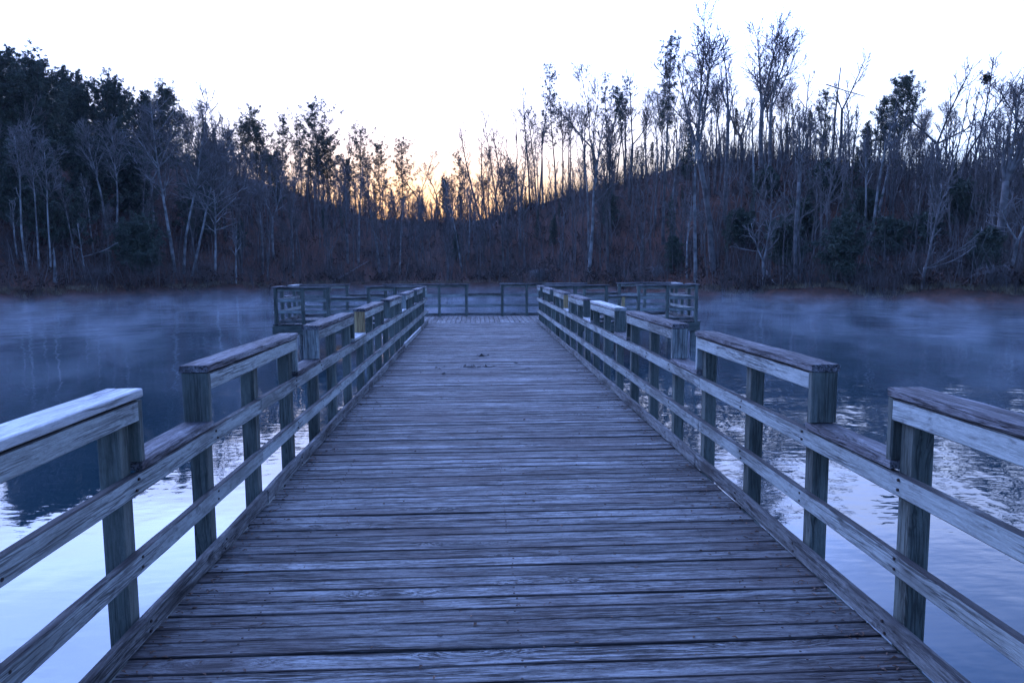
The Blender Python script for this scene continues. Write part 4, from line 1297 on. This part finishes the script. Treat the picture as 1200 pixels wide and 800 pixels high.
damp_sun = curve(elz, DAMP_SUN)
damp_away = curve(elz, DAMP_AWAY)
sunness = remap(nt, front, .74, .97)
dm = N(nt, 'ShaderNodeMix'); L(nt, sunness, dm.inputs[0]); L(nt, damp_away, dm.inputs[2]); L(nt, damp_sun, dm.inputs[3])
sheet = curve(elz, SHEET)
dt2 = N(nt, 'ShaderNodeVectorMath', operation='DOT_PRODUCT'); L(nt, hn.outputs[0], dt2.inputs[0]); dt2.inputs[1].default_value = (math.sin(math.radians(-24)), math.cos(math.radians(-24)), 0)
sheet = math_node(nt, 'MULTIPLY', sheet, remap(nt, dt2.outputs['Value'], .42, .98, .045, 1.0))
veil = math_node(nt, 'MULTIPLY', curve(elz, VEIL), remap(nt, front, -.2, .7, .05, 1.3))
veil = math_node(nt, 'MULTIPLY', veil, math_node(nt, 'SUBTRACT', 1.0, math_node(nt, 'MULTIPLY', sunness, remap(nt, elz, .21, .10))))
sheet = math_node(nt, 'MULTIPLY', sheet, remap(nt, cl.outputs['Fac'], .3, .72, .72, 1.35))
sheet = math_node(nt, 'MULTIPLY', sheet, SHEET_K)
d3 = N(nt, 'ShaderNodeCombineColor'); [L(nt, dm.outputs[0], d3.inputs[i]) for i in range(3)]
s3 = N(nt, 'ShaderNodeCombineColor'); [L(nt, sheet, s3.inputs[i]) for i in range(3)]
c = mix_col(nt, 1.0, sky.outputs[0], d3.outputs[0], 'MULTIPLY')
c = mix_col(nt, math_node(nt, 'MULTIPLY', sunness, remap(nt, elz, .27, .13)), c, mix_col(nt, 1.0, c, (1.75, 1.14, .52), 'MULTIPLY'))
c = mix_col(nt, 1.0, c, mix_col(nt, 1.0, s3.outputs[0], (0.86, 0.93, 1.06), 'MULTIPLY'), 'ADD')
v3 = N(nt, 'ShaderNodeCombineColor'); [L(nt, veil, v3.inputs[i]) for i in range(3)]
c = mix_col(nt, 1.0, c, mix_col(nt, 1.0, v3.outputs[0], (1.6, 1.14, .68), 'MULTIPLY'), 'ADD')
L(nt, mix_col(nt, 1.0, c, (0.61, 0.85, 1.70), 'MULTIPLY'), bg.inputs['Color'])
bg.inputs['Strength'].default_value = 0.15

sun = bpy.data.lights.new('sun', 'SUN'); sun.energy = 0.6; sun.angle = math.radians(0.6); sun.color = (1, .72, .45)
so = bpy.data.objects.new('sun', sun); col.objects.link(so)
dv = Vector((math.sin(sun_az) * math.cos(math.radians(SUN_EL)), math.cos(sun_az) * math.cos(math.radians(SUN_EL)), math.sin(math.radians(SUN_EL))))
so.rotation_euler = dv.to_track_quat('Z', 'Y').to_euler()

cam = bpy.data.cameras.new('camera'); co = bpy.data.objects.new('camera', cam); col.objects.link(co)
cam.sensor_width = 36; cam.lens = F_PX / 1200 * 36; cam.clip_end = 4000; cam.clip_start = .05
fx = Vector(view_ray(600, 400)).normalized()
rx = (Vector(view_ray(1000, 400)) - Vector(view_ray(600, 400))).normalized()
ux = rx.cross(fx).normalized()
Mx = Matrix((rx, ux, -fx)).transposed().to_4x4(); Mx.translation = (0, 0, EYE)
co.matrix_world = Mx
scene.camera = co
vs = scene.view_settings
vs.view_transform = 'Standard'; vs.look = 'None'; vs.gamma = 1.0; vs.exposure = 2.47; vs.use_curve_mapping = False
scene.cycles.use_denoising = True
scene.cycles.volume_bounces = 1
scene.cycles.max_bounces = 8
scene.cycles.transparent_max_bounces = 16
scene.render.film_transparent = False
